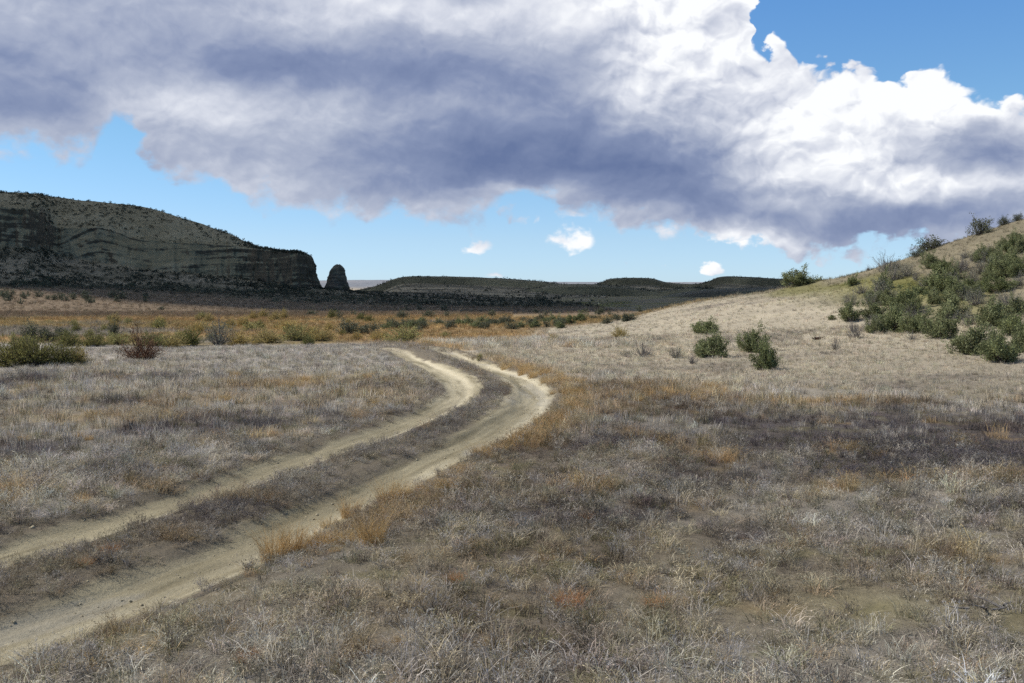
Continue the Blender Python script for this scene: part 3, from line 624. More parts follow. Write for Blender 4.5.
def leaf_mat(name, c1, c2, trans=.25):
    m, t, out = new_mat(name); oi = t.nodes.new('ShaderNodeObjectInfo'); rnd = N(t, oi.outputs['Random'])
    c = mixc(t, rnd, c1, c2); a = attr(t, 'tint'); c = mixc(t, 1.0, c, a, 'MULTIPLY'); principled(t, out, c, .8, .15, trans=trans); return m
def wood_mat(name, c1, c2):
    m, t, out = new_mat(name); P = position(t); n1 = noise(t, P, 14, 5, .6); principled(t, out, mixc(t, n1.ss(.35, .65), c1, c2), .95, .1); return m
M_sage = leaf_mat('sage_leaf', (.175, .195, .085), (.215, .225, .115)); M_sage_grey = leaf_mat('grey_sage_leaf', (.23, .22, .17), (.19, .19, .14))
M_dark = leaf_mat('dark_sage_leaf', (.10, .11, .07), (.125, .13, .085)); M_green = leaf_mat('rabbitbrush_leaf', (.17, .175, .06), (.22, .20, .07), .3)
M_yellow = leaf_mat('yellow_rabbitbrush_leaf', (.42, .32, .115), (.38, .31, .13), .3); M_russet = leaf_mat('russet_leaf', (.17, .10, .06), (.15, .09, .055), .2); M_straw = leaf_mat('olive_straw_leaf', (.35, .33, .13), (.31, .29, .12), .3)
M_wood = wood_mat('sage_bark', (.13, .105, .085), (.07, .055, .045)); M_grey_wood = wood_mat('bleached_wood', (.23, .21, .19), (.12, .105, .095)); M_red_wood = wood_mat('russet_twig', (.15, .07, .04), (.06, .035, .028))
PROTO = {}
def make_proto(key, builder, lmat, wmat):
    (SV, SQ), (LV, LQ, tint) = builder
    sm = mesh_np('branches', SV, quads=SQ); sm.materials.append(wmat)
    lm = mesh_np('foliage', LV, quads=LQ); lm.materials.append(lmat); set_col(lm, 'tint', tint[:, None] * np.ones(3)); PROTO[key] = (sm, lm)
for k in range(5): make_proto(('sage', k), shrub_proto(300 + k, 78, 84, 1.0, .80 + .06 * (k % 3), .06, .024, .6, .3, .115, tw=40), M_sage, M_wood)
for k in range(3): make_proto(('greysage', k), shrub_proto(320 + k, 64, 30, 1.0, .8, .05, .016, .5, .5, tw=60), M_sage_grey, M_grey_wood)
for k in range(3): make_proto(('darksage', k), shrub_proto(330 + k, 60, 30, 1.0, .72, .07, .028, .45), M_dark, M_wood)
for k in range(2): make_proto(('twiggy', k), shrub_proto(340 + k, 46, 5, 1.0, .9, .05, .014, .5, .9, tw=220), M_sage_grey, M_grey_wood)
for k in range(2): make_proto(('russet', k), shrub_proto(345 + k, 70, 34, 1.0, .8, .05, .014, .5, .4, tw=260), M_russet, M_red_wood)
for k in range(3): make_proto(('green', k), plume_proto(350 + k, 170, 1.0, .8, .075, .014, 18), M_green, M_wood)
for k in range(3): make_proto(('yellow', k), plume_proto(360 + k, 150, 1.0, .8, .075, .016, 16), M_yellow, M_wood)
for k in range(2): make_proto(('straw', k), plume_proto(370 + k, 150, 1.0, .75, .075, .015, 16), M_straw, M_wood)
for k in range(3): make_proto(('far', k), shrub_proto(380 + k, 26, 16, 1.0, .7, .13, .06, .4), M_dark, M_wood)
NAME = dict(sage='sagebrush', greysage='sagebrush', darksage='sagebrush', far='sagebrush', twiggy='twiggy_shrub', russet='twiggy_shrub', green='rabbitbrush', yellow='rabbitbrush', straw='rabbitbrush')
_cnt = {}; SHRUBS = []
def shrub(kind, p, width, label, group=None, squash=1.0, sink=.05):
    k = _cnt.get(kind, 0); _cnt[kind] = k + 1
    nv = len([1 for q in PROTO if q[0] == kind]); sm, lm = PROTO[(kind, int(rng.integers(nv)))]
    root = bpy.data.objects.new(NAME[kind], None); COL.objects.link(root); root.empty_display_size = .2
    root.location = (p[0], p[1], p[2] - sink * width); root.rotation_euler = (rng.normal(0, .05), rng.normal(0, .05), rng.uniform(0, 6.28))
    w = width * rng.uniform(.96, 1.12); root.scale = (w, w * rng.uniform(.72, 1.2), width * squash)
    root['label'] = label; root['category'] = 'shrub'
    if group: root['group'] = group
    link('branches', sm, parent=root); link('foliage', lm, parent=root); SHRUBS.append((p[0], p[1], width)); return root
def at(px, py, dmin=3.0):
    for k in range(24):
        p = hit(px, py + k, dmin, 150.0 if px > 640 else 900.0)
        if p is not None: return p
def place(kind, px, py, wpx, label, group=None, hpx=None, dmin=3.0):
    """stand a shrub on the ground where the photograph shows its foot, wpx pixels wide there"""
    p = at(px, py, dmin)
    if p is None: print('no ground for', px, py); return None
    w = wpx / FPX * p[1]; sq = 1.0
    if hpx: sq = np.clip(hpx / wpx / .80, .5, 1.7)
    return shrub(kind, p, w, label, group, sq)
# ------------------------------------------------------------------ shrubs on and around the sunlit hill
G1 = 'shrubs standing alone on the straw slope'
for a in (
    ('sage', 705, 334, 31, 'broad green sagebrush upslope directly behind the biggest lone bush on straw slope', 15),
    ('sage', 710, 357, 38, 'largest lone green sagebrush at the foot of the straw slope', 24),
    ('sage', 753, 352, 25, 'upright dark green sagebrush just behind the low dense one, on straw slope', 24),
    ('sage', 767, 370, 27, 'dense green sagebrush lowest down the straw slope, its shadow to its right', 26),
    ('twiggy', 643, 357, 24, 'bare grey twiggy shrub left of the largest lone sagebrush', 18),
    ('greysage', 627, 357, 15, 'flat little green sagebrush touching the bare grey twiggy shrub', 7),
    ('greysage', 676, 358, 17, 'small round grey sagebrush between the twiggy shrub and largest lone sagebrush', 12),
    ('twiggy', 692, 364, 16, 'thin leafless grey shrub in front of the largest lone sagebrush', 12),
    ('yellow', 620, 338, 21, 'bright yellow rabbitbrush alone at the left end of the straw slope', 13),
    ('yellow', 553, 341, 13, 'tiny yellow green rabbitbrush alone on pale grass right of the track bend', 8),
    ('twiggy', 835, 350, 13, 'small sparse grey shrub right of the fallen deadwood on straw slope', 14),
    ('straw', 480, 360, 8, 'small dark olive stub of shrub on the track verge at bend', 10),
    ('sage', 832, 320, 8, 'tiny green sagebrush alone beside the hill thicket', 5)):
    place(a[0], a[1], a[2], a[3], a[4], G1, a[5])
G2 = 'shrubs along the hill skyline'
for a in (
    ('sage', 800, 284, 32, 'dark green shrub alone on the low part of the hill skyline', 17),
    ('darksage', 932, 245, 30, 'low dark shrub on hill skyline, left of the taller one', 13),
    ('darksage', 981, 234, 26, 'tall dark round shrub on the hill skyline', 18),
    ('darksage', 1004, 223, 15, 'small dark shrub highest up on the hill skyline', 9),
    ('twiggy', 886, 271, 30, 'grey brown twiggy shrub just under the hill skyline', 18),
    ('darksage', 917, 257, 16, 'small dark sagebrush just under the hill skyline below the low dark shrub', 10),
    ('twiggy', 868, 266, 10, 'small grey twig bush on the bare stretch of hill skyline', 6),
    ('darksage', 1018, 219, 12, 'dark shrub on hill skyline cut by the edge of view', 8)):
    place(a[0], a[1], a[2], a[3], a[4], G2, a[5])
G3 = 'sagebrush thicket on the hill'
for a in (
    ('sage', 883, 290, 22, 'isolated green sagebrush at the upper left corner of the hill thicket', 17),
    ('greysage', 908, 276, 26, 'grey sagebrush near the top of the thicket, under the twiggy skyline shrub', 14),
    ('sage', 942, 292, 34, 'big domed green sagebrush in the upper middle of the thicket', 22),
    ('sage', 955, 300, 30, 'green sagebrush leaning against the big domed one on its right', 18),
    ('sage', 946, 272, 30, 'wide olive sagebrush above the big domed one near the olive grass', 12),
    ('greysage', 981, 273, 26, 'grey green sagebrush right of the wide olive one below olive turf', 14),
    ('greysage', 1008, 266, 30, 'flat grey sagebrush high on the hill by the edge of view', 13),
    ('twiggy', 862, 293, 18, 'sparse grey twig shrub left of the thicket on straw grass', 12),
    ('greysage', 872, 306, 22, 'low grey sagebrush behind the leftmost thicket bush', 14),
    ('sage', 850, 321, 22, 'dark green sagebrush, leftmost bush of the thicket', 19),
    ('twiggy', 857, 338, 20, 'grey bare shrub at the front left corner of the thicket', 15),
    ('greysage', 872, 332, 24, 'greyish sagebrush second along the front of the thicket', 18),
    ('sage', 893, 332, 30, 'olive green sagebrush in the thicket front beside the rusty grass', 23),
    ('sage', 872, 318, 26, 'green sagebrush behind the greyish one in the thicket front', 16),
    ('sage', 905, 310, 32, 'round green sagebrush in the middle of the thicket left of the pale gap', 20),
    ('greysage', 893, 302, 26, 'grey topped sagebrush in the middle left of the thicket', 14),
    ('sage', 920, 333, 34, 'green sagebrush right of the rusty grass at the thicket front', 22),
    ('sage', 940, 338, 36, 'wide green sagebrush in the thicket front, left of the pale grass gap', 26),
    ('sage', 950, 318, 32, 'grey green sagebrush below the big domed one, above the thicket front', 20),
    ('greysage', 968, 325, 22, 'small grey sagebrush at the pale grass gap in the thicket', 16),
    ('sage', 972, 354, 38, 'large green sagebrush at the lower right front of the thicket', 28),
    ('sage', 1002, 362, 42, 'largest dense sagebrush lowest at the right front of the thicket', 31),
    ('sage', 990, 326, 40, 'tall green sagebrush behind the two lowest right front bushes', 24),
    ('sage', 1016, 335, 32, 'green sagebrush at the edge of view behind the largest dense one', 22),
    ('greysage', 1012, 312, 30, 'grey sagebrush at the edge of view in the middle of thicket', 18),
    ('greysage', 976, 305, 26, 'grey shrub right of the pair of green domed bushes', 16),
    ('sage', 1000, 292, 28, 'olive sagebrush below the olive turf near the edge of view', 16),
    ('greysage', 1018, 286, 24, 'dull sagebrush at edge of view level with the olive turf', 14),
    ('greysage', 925, 286, 18, 'little grey sagebrush left of the big domed one', 12),
    ('sage', 990, 279, 18, 'little green sagebrush in the olive turf high on the hill', 10),
    ('greysage', 1010, 250, 14, 'little grey sagebrush high on the grey upper hillside', 8),
    ('twiggy', 990, 252, 14, 'thin twig bush high on the grey upper hillside', 8),
    ('greysage', 965, 258, 14, 'little grey sagebrush below the tall skyline shrub', 8),
    ('sage', 1022, 352, 26, 'green bush half cut by the edge of view beside the largest dense one', 22),
    ('twiggy', 912, 340, 12, 'bare grey twigs sticking out of the thicket front by the rusty grass', 9),
    ('greysage', 896, 268, 12, 'small dull sagebrush beside the twiggy skyline shrub', 8)):
    place(a[0], a[1], a[2], a[3], a[4], G3, a[5])
for i in range(34):
    f = rng.uniform(); px = 850 + 174 * f; lo, hi = np.interp(px, [850, 900, 950, 1000, 1024], [286, 278, 262, 246, 238]), 336 + 20 * f; py = rng.uniform(lo, hi)
    if px > 915 and 250 < py - 0 and rng.uniform() < .25 and py < 285: continue
    place('sage' if i % 5 < 3 else 'greysage' if i % 5 == 3 else 'twiggy', px, py, rng.uniform(12, 27), 'middling green or grey sagebrush among the crowded bushes of the hill thicket', 'crowded bushes of the hill thicket')
for i in range(22):
    px = rng.uniform(945, 1030); py = float(np.interp(px, [945, 1030], [262, 232])) + rng.uniform(4, 50)
    place('sage' if i % 3 else 'greysage', px, py, rng.uniform(11, 22), 'low rounded sagebrush on the upper hillside between the thicket and the skyline shrubs', 'low sagebrush of the upper hillside')
# ------------------------------------------------------------------ shrub belt to the left, behind the pale grass
G4 = 'shrubs in the belt behind the pale grass'
for a in (
    ('green', 12, 366, 46, 'big green rabbitbrush cut by the edge of view in the belt', 30),
    ('green', 36, 366, 44, 'big bright green rabbitbrush second in the front clump of the belt', 30),
    ('green', 60, 365, 36, 'grey green rabbitbrush at the end of the front clump, over pale grass', 24),
    ('yellow', 78, 364, 26, 'low golden rabbitbrush at the right foot of the front clump', 18),
    ('straw', 24, 352, 30, 'straw topped rabbitbrush behind the big front clump', 18),
    ('darksage', 32, 342, 26, 'dark sagebrush with bare twigs behind the big front clump', 18),
    ('darksage', 50, 342, 22, 'dark sagebrush right of the bare twigged one in the belt', 14),
    ('green', 68, 346, 26, 'mid green shrub in the belt above the golden rabbitbrush', 16),
    ('darksage', 66, 338, 16, 'small dark sagebrush at the back of belt left side', 10),
    ('green', 94, 346, 30, 'low spreading olive shrub in the middle of the belt', 14),
    ('darksage', 114, 337, 14, 'small upright dark sagebrush standing above the belt', 14),
    ('straw', 118, 345, 28, 'straw coloured rabbitbrush beneath the small upright dark sagebrush', 14),
    ('russet', 141, 360, 36, 'dark russet twiggy bush in front of the belt on pale grass', 26),
    ('green', 152, 348, 30, 'low green rabbitbrush behind the russet twiggy bush', 16),
    ('yellow', 172, 347, 28, 'golden rabbitbrush right of the russet twiggy bush', 14),
    ('green', 190, 346, 24, 'yellow green rabbitbrush left of the tall grey green one', 18),
    ('greysage', 219, 345, 28, 'tall grey green sagebrush at the right end of the belt', 23),
    ('yellow', 240, 345, 30, 'golden rabbitbrush just right of tall grey green sagebrush', 13),
    ('yellow', 266, 343, 34, 'broad golden rabbitbrush in the yellow stretch of the belt', 15),
    ('straw', 296, 341, 36, 'olive yellow rabbitbrush between the golden ones', 18),
    ('yellow', 322, 341, 32, 'golden rabbitbrush left of the dark sagebrush pair', 14),
    ('darksage', 348, 334, 24, 'dark blue green sagebrush, left one of the close pair', 13),
    ('darksage', 364, 334, 26, 'dark blue green sagebrush, right one of the close pair', 12),
    ('yellow', 378, 341, 22, 'small golden rabbitbrush between dark pair and round olive bush', 10),
    ('straw', 403, 343, 38, 'round pale olive bush standing just beyond the track bend', 19),
    ('yellow', 290, 330, 26, 'golden rabbitbrush at the back of the yellow stretch', 10),
    ('straw', 252, 331, 26, 'straw bush at the back of the yellow stretch', 10),
    ('yellow', 205, 331, 22, 'golden tuft of rabbitbrush behind the tall grey green sagebrush', 9),
    ('darksage', 402, 319, 15, 'dark sagebrush alone behind the round pale olive bush', 8),
    ('straw', 445, 338, 12, 'little olive bush right of the round pale olive one', 7)):
    place(a[0], a[1], a[2], a[3] * 1.12, a[4], G4, a[5] * 1.15)
# golden and olive bushes filling the belt behind
for i in range(48):
    px = rng.uniform(70, 385); py = rng.uniform(326, 346) if i % 3 else rng.uniform(318, 328)
    place(['yellow', 'straw', 'yellow', 'yellow', 'green'][i % 5], px, py, rng.uniform(8, 16), 'low golden or olive rabbitbrush in the dry yellow belt short of the brown flat', 'low rabbitbrush in the yellow belt', None)
# the dark rows of sagebrush across the flat; darker leaves paint in their partial shade
for i in range(56):
    f = rng.uniform(); px = 372 + 262 * f; py = min(329 - 6 * f + rng.normal(0, 2.2), float(np.interp(px, [372, 508, 626, 680], [340, 334, 321.5, 310])))
    place('darksage' if i % 3 else 'sage', px, py, rng.uniform(9, 20) * (1 - .3 * f), 'dark sagebrush in the long row across the flat beyond the track bend', 'sagebrush row across the flat', rng.uniform(5, 10))
for i in range(24):
    px = rng.uniform(0, 150); py = rng.uniform(296, 304)
    place('far', px, py, rng.uniform(5, 11), 'small dark sagebrush on the brown flat below the left end of the mesa', 'sagebrush scattered on the brown flat', None)
for i in range(22):
    px = rng.uniform(150, 640); py = rng.uniform(309, 319)
    place('far', px, py, rng.uniform(5, 10), 'small dark sagebrush far out on the brown flat', 'sagebrush scattered on the far brown flat', None)
# fallen deadwood on the slope
def deadwood(px, py, wpx, label):
    p = at(px, py); w = wpx / FPX * p[1]; r = np.random.default_rng(5); n = 9
    a = r.uniform(-.5, .5, n); st = np.c_[r.uniform(-.5, .1, n), r.uniform(-.15, .15, n), r.uniform(.03, .12, n)] * w
    en = st + np.c_[np.cos(a) * .6, np.sin(a) * .4, r.uniform(-.08, .3, n)] * w * r.uniform(.6, 1.2, (n, 1)); V, Q = tubes(bez(st, (st + en) / 2 + r.normal(0, .05, (n, 3)) * w, en, 6), r.uniform(.03, .07, n) * w, np.full(n, .012 * w), 6)
    o = link('deadwood', mesh_np('deadwood', V, quads=Q), M_red_wood); o.location = p; o.rotation_euler = (0, .25, .6); o['label'] = label; o['category'] = 'deadwood'
deadwood(816, 340, 15, 'tangle of fallen dark dead branches on the straw slope')
deadwood(843, 384, 5, 'small dark scrap of dead wood on pale grass at the slope foot')

# ------------------------------------------------------------------ scrub on the mesas
XM, YM, ZM = MESA_PTS['mesa']
def scatter_on(key, n, w0, w1, r, lo, hi, dens=None):
    X, Y, Z = MESA_PTS[key]; i = r.integers(0, X.shape[0] - 1, n); lo_, hi_ = int(lo), int(hi); j = r.integers(lo_, hi_, n); f = r.uniform(size=(n, 1)); g = r.uniform(size=(n, 1))
    A = np.stack([X, Y, Z], -1); P = (A[i, j] * (1 - f) + A[i + 1, j] * f) * (1 - g) + (A[i, j + 1] * (1 - f) + A[i + 1, j + 1] * f) * g
    keep = np.ones(n, bool) if dens is None else r.uniform(size=n) < dens(P); return P[keep], r.uniform(w0, w1, keep.sum()) * r.choice([.7, 1, 1, 1.5], keep.sum())
r = np.random.default_rng(77)
def dens_m(P): return .35 + .65 * sst(-.2, .3, fbm(P[:, 0] / 18, P[:, 1] / 18, 81, 3))
P1, W1 = scatter_on('mesa', 3600, .45, 1.0, r, 4, 72, dens_m); P2, W2 = scatter_on('mesa', 7200, .5, 1.15, r, 116, 203, dens_m)
P3 = np.c_[r.uniform(-1, .35, 5200) , r.uniform(175, 560, 5200)]; P3[:, 0] = P3[:, 0] * P3[:, 1] * .62; k = (zone(P3[:, 0], P3[:, 1])['scr'] > r.uniform(.1, .8, 5200)); P3 = P3[k]; P3 = np.c_[P3, height(P3[:, 0], P3[:, 1])]; W3 = r.uniform(.5, 1.1, len(P3))
PA = np.vstack([P1, P2, P3]); WA = np.r_[W1, W2, W3]; sz = WA / PA[:, 1]
ok = (np.abs(PA[:, 0] / PA[:, 1]) < .53); order = np.argsort(-sz * ok); single = order[:110]; rest = order[110:]
for q in single:
    onm = q < len(P1); shrub('far', PA[q], WA[q], 'dark sagebrush dot on the shaded upper slope of the mesa' if onm else 'dark sagebrush in the scrub below the mesa and its cliffs', 'sagebrush on the mesa slope' if onm else 'sagebrush in the scrub below the mesa')
def scrub_mass(name, P, Wd, mat, r, per=22):
    n = len(P); idx = np.repeat(np.arange(n), per); m = len(idx); d = unit(r.normal(size=(m, 3))); d[:, 2] = np.abs(d[:, 2]); w = Wd[idx][:, None]
    c = P[idx] + d * w * np.array([.5, .5, .62]) * r.uniform(.35, 1, (m, 1)); V, Q = leaves(c, d + r.normal(0, .6, (m, 3)), Wd[idx] * .34, Wd[idx] * .26, r)
    me = mesh_np(name, V, quads=Q); set_col(me, 'tint', np.repeat(np.repeat(np.clip(1 + r.normal(0, .3, n), .4, 1.9), per), 4)[:, None] * np.ones(3)); o = link(name, me, mat); o['kind'] = 'stuff'; return o
M_scrub = leaf_mat('scrub_leaf', (.062, .064, .044), (.062, .064, .044), .15)
scrub_mass('distant_scrub', PA[rest], WA[rest], M_scrub, r)
def twigs(px, py, wpx, seed, label):
    p = at(px, py); w = wpx / FPX * p[1]; r = np.random.default_rng(seed); n = 8
    st = r.normal(0, .22, (n, 3)) * [w, w, 0] + [0, 0, .02]; a = r.uniform(0, 6.28, n); en = st + np.c_[np.cos(a), np.sin(a), r.uniform(0, .35, n)] * w * r.uniform(.25, .6, (n, 1))
    V, Q = tubes(bez(st, (st + en) / 2 + r.normal(0, .05, (n, 3)) * w, en, 6), np.full(n, .010), np.full(n, .003), 5)
    o = link('fallen_twigs', mesh_np('fallen_twigs', V, quads=Q), M_grey_wood); o.location = (p[0], p[1], p[2] + .01); o['label'] = label; o['category'] = 'twigs'
twigs(990, 612, 50, 3, 'pale fallen twigs lying in the grey grass by an olive patch')
P4, W4 = [], []
for key in ('far_mesa', 'far_mesa.001', 'far_hills'):
    for lo, hi, n in ((34, 70, 700), (116, 196, 1300)):
        p, w = scatter_on(key, n, 1.0, 2.3, r, lo, hi, lambda P: .15 + .85 * sst(-.1, .3, fbm(P[:, 0] / 50, P[:, 1] / 50, 91, 3))); k = np.abs(p[:, 0] / p[:, 1]) < .53; P4.append(p[k]); W4.append(w[k])
scrub_mass('far_scrub', np.vstack(P4), np.concatenate(W4), M_scrub, r, 12)
# ------------------------------------------------------------------ dry grass: tuft shapes scattered over the ground (one mass nobody could count)
def blades(r, n, h0, h1, rad, lean, w, droop=.5, seg=4):
    a = r.uniform(0, 2 * math.pi, n); b = np.c_[np.cos(a), np.sin(a), 0 * a] * (rad * np.sqrt(r.uniform(size=n)))[:, None]
    a2 = a + r.normal(0, 1.0, n); h = r.uniform(h0, h1, n); l = np.abs(r.normal(lean, lean * .6, n)) * h; o = np.c_[np.cos(a2), np.sin(a2), 0 * a2]
    t = np.linspace(0, 1, seg)[None, :, None]
    path = b[:, None] + o[:, None] * (l[:, None, None] * t ** 1.7) + np.array([0, 0, 1.0]) * (h[:, None, None] * (t - droop * .5 * t ** 3)); path[:, 0, 2] -= .03
    return path, h
def ribbon(r, path, w):
    n, m, _ = path.shape; th = r.uniform(0, 2 * math.pi, n); s = np.c_[np.cos(th), np.sin(th), 0 * th][:, None] * (np.asarray(w).reshape(-1, 1, 1) * np.array([1, .9, .6, .12] if m == 4 else np.linspace(1, .12, m))[None, :, None] / 2)
    V = np.stack([path - s, path + s], 2).reshape(-1, 3); idx = np.arange(n * m * 2).reshape(n, m, 2); Q = np.stack([idx[:, :-1, 0], idx[:, :-1, 1], idx[:, 1:, 1], idx[:, 1:, 0]], -1).reshape(-1, 4)
    return V, Q, np.repeat(np.arange(n), m * 2)
def tuft(kind, seed):
    r = np.random.default_rng(seed); parts = []
    if kind == 'cheat':
        p, h = blades(r, 40, .08, .30, .11, .8, .003, .9); parts.append(ribbon(r, p, r.uniform(.005, .008, len(p))))
        k = r.integers(0, 40, 60); tip = p[k, 3] * .5 + p[k, 2] * .5; v, q = leaves(tip + r.normal(0, .012, (60, 3)), r.normal(0, 1, (60, 3)) + [0, 0, -.3], .028, .006, r); parts.append((v, q, 40 + np.repeat(np.arange(60), 4)))
    elif kind == 'tall':
        p, h = blades(r, 26, .18, .42, .10, .5, .003, .7); parts.append(ribbon(r, p, r.uniform(.0045, .007, len(p))))
        k = r.integers(0, 26, 90); f = r.uniform(0, 1, (90, 1)); tip = p[k, 3] * f + p[k, 2] * (1 - f); v, q = leaves(tip, r.normal(0, .7, (90, 3)) + [0, 0, .9], .03, .006, r); parts.append((v, q, 26 + np.repeat(np.arange(90), 4)))
    elif kind == 'mat':
        p, h = blades(r, 60, .03, .12, .17, 1.6, .003, .8); parts.append(ribbon(r, p, r.uniform(.005, .009, len(p))))
    elif kind == 'weed':
        p, h = blades(r, 14, .10, .24, .06, .7, .003, .1); parts.append(ribbon(r, p, r.uniform(.005, .008, len(p))))
        k = r.integers(0, 14, 70); f = r.uniform(.2, 1, (70, 1)); b = p[k, 1] * (1 - f) + p[k, 3] * f; d = r.normal(0, .8, (70, 3)) + [0, 0, .7]; v, q = leaves(b, d, r.uniform(.04, .10, 70), .007, r); parts.append((v, q, 14 + np.repeat(np.arange(70), 4)))
        b2 = b[r.integers(0, 70, 90)] + r.normal(0, .03, (90, 3)); v, q = leaves(np.abs(b2) * [1, 1, 1] * np.sign(b2 + [0, 0, 9]), r.normal(0, 1, (90, 3)), .014, .010, r); parts.append((v, q, 84 + np.repeat(np.arange(90), 4)))
    elif kind == 'far':
        p, h = blades(r, 22, .18, .36, .22, .35, .012, .4, 3); parts.append(ribbon(r, p, r.uniform(.012, .022, len(p))))
    V, Q, I = [], [], []; n = 0; ib = 0
    for v, q, i in parts: V.append(v); Q.append(q + n); I.append(i); n += len(v)
    V = np.vstack(V); I = np.concatenate(I); tint = np.clip(1 + r.normal(0, .26, I.max() + 1), .4, 1.9)[I]
    me = mesh_np('tuft_' + kind, V, quads=np.vstack(Q)); set_col(me, 'tint', tint[:, None] * np.ones(3)); return me
def grass_mat():
    m, t, out = new_mat('dry_grass'); c = attr(t, 'col', 'INSTANCER'); c = mixc(t, 1.0, c, attr(t, 'tint'), 'MULTIPLY'); principled(t, out, c, .75, .2, trans=.30); return m
M_grass = grass_mat()
KINDS = ['cheat'] * 4 + ['tall'] * 3 + ['mat'] * 3 + ['weed'] * 4 + ['far'] * 3
TC = bpy.data.collections.new('tuft_shapes'); FIRST = {}
for i, k in enumerate(KINDS):
    FIRST.setdefault(k, [i, 0]); FIRST[k][1] += 1
    me = tuft(k, 500 + i); me.materials.append(M_grass); o = bpy.data.objects.new('tuft_%02d' % i, me); TC.objects.link(o)
def pick(k, n, r): return FIRST[k][0] + r.integers(0, FIRST[k][1], n)
def scatter_nodes():
    g = bpy.data.node_groups.new('grass_scatter', 'GeometryNodeTree')
    g.interface.new_socket('Geometry', in_out='INPUT', socket_type='NodeSocketGeometry'); g.interface.new_socket('Geometry', in_out='OUTPUT', socket_type='NodeSocketGeometry')
    nd = g.nodes; gi = nd.new('NodeGroupInput'); go = nd.new('NodeGroupOutput'); ip = nd.new('GeometryNodeInstanceOnPoints'); ci = nd.new('GeometryNodeCollectionInfo')
    ci.inputs['Collection'].default_value = TC; ci.inputs['Separate Children'].default_value = True; ci.inputs['Reset Children'].default_value = True; ip.inputs['Pick Instance'].default_value = True
    def na(name, typ):
        n = nd.new('GeometryNodeInputNamedAttribute'); n.data_type = typ; n.inputs['Name'].default_value = name; return n.outputs['Attribute']
    L = g.links.new; L(gi.outputs[0], ip.inputs['Points']); L(ci.outputs[0], ip.inputs['Instance']); L(na('idx', 'INT'), ip.inputs['Instance Index'])
    er = nd.new('FunctionNodeEulerToRotation'); L(na('rot', 'FLOAT_VECTOR'), er.inputs[0]); L(er.outputs[0], ip.inputs['Rotation']); L(na('scl', 'FLOAT_VECTOR'), ip.inputs['Scale']); L(ip.outputs[0], go.inputs[0]); return g
GN = scatter_nodes()
def scatter(name, P, idx, rot, scl, col):
    me = bpy.data.meshes.new(name); me.vertices.add(len(P)); me.vertices.foreach_set('co', np.asarray(P, np.float32).ravel())
    for nm, ty, arr, prop in (('idx', 'INT', idx, 'value'), ('rot', 'FLOAT_VECTOR', rot, 'vector'), ('scl', 'FLOAT_VECTOR', scl, 'vector')):
        a = me.attributes.new(nm, ty, 'POINT'); a.data.foreach_set(prop, np.asarray(arr, np.int32 if ty == 'INT' else np.float32).ravel())
    a = me.attributes.new('col', 'FLOAT_COLOR', 'POINT'); a.data.foreach_set('color', np.c_[col, np.ones(len(col))].astype(np.float32).ravel())
    o = link(name, me); md = o.modifiers.new('scatter', 'NODES'); md.node_group = GN; o['kind'] = 'stuff'; return o
def polar(n, r0, r1, r, half=36, p=2.0):
    d = (r0 ** p + r.uniform(size=n) * (r1 ** p - r0 ** p)) ** (1 / p); a = np.radians(r.uniform(-half, half, n)); return d * np.sin(a), d * np.cos(a)
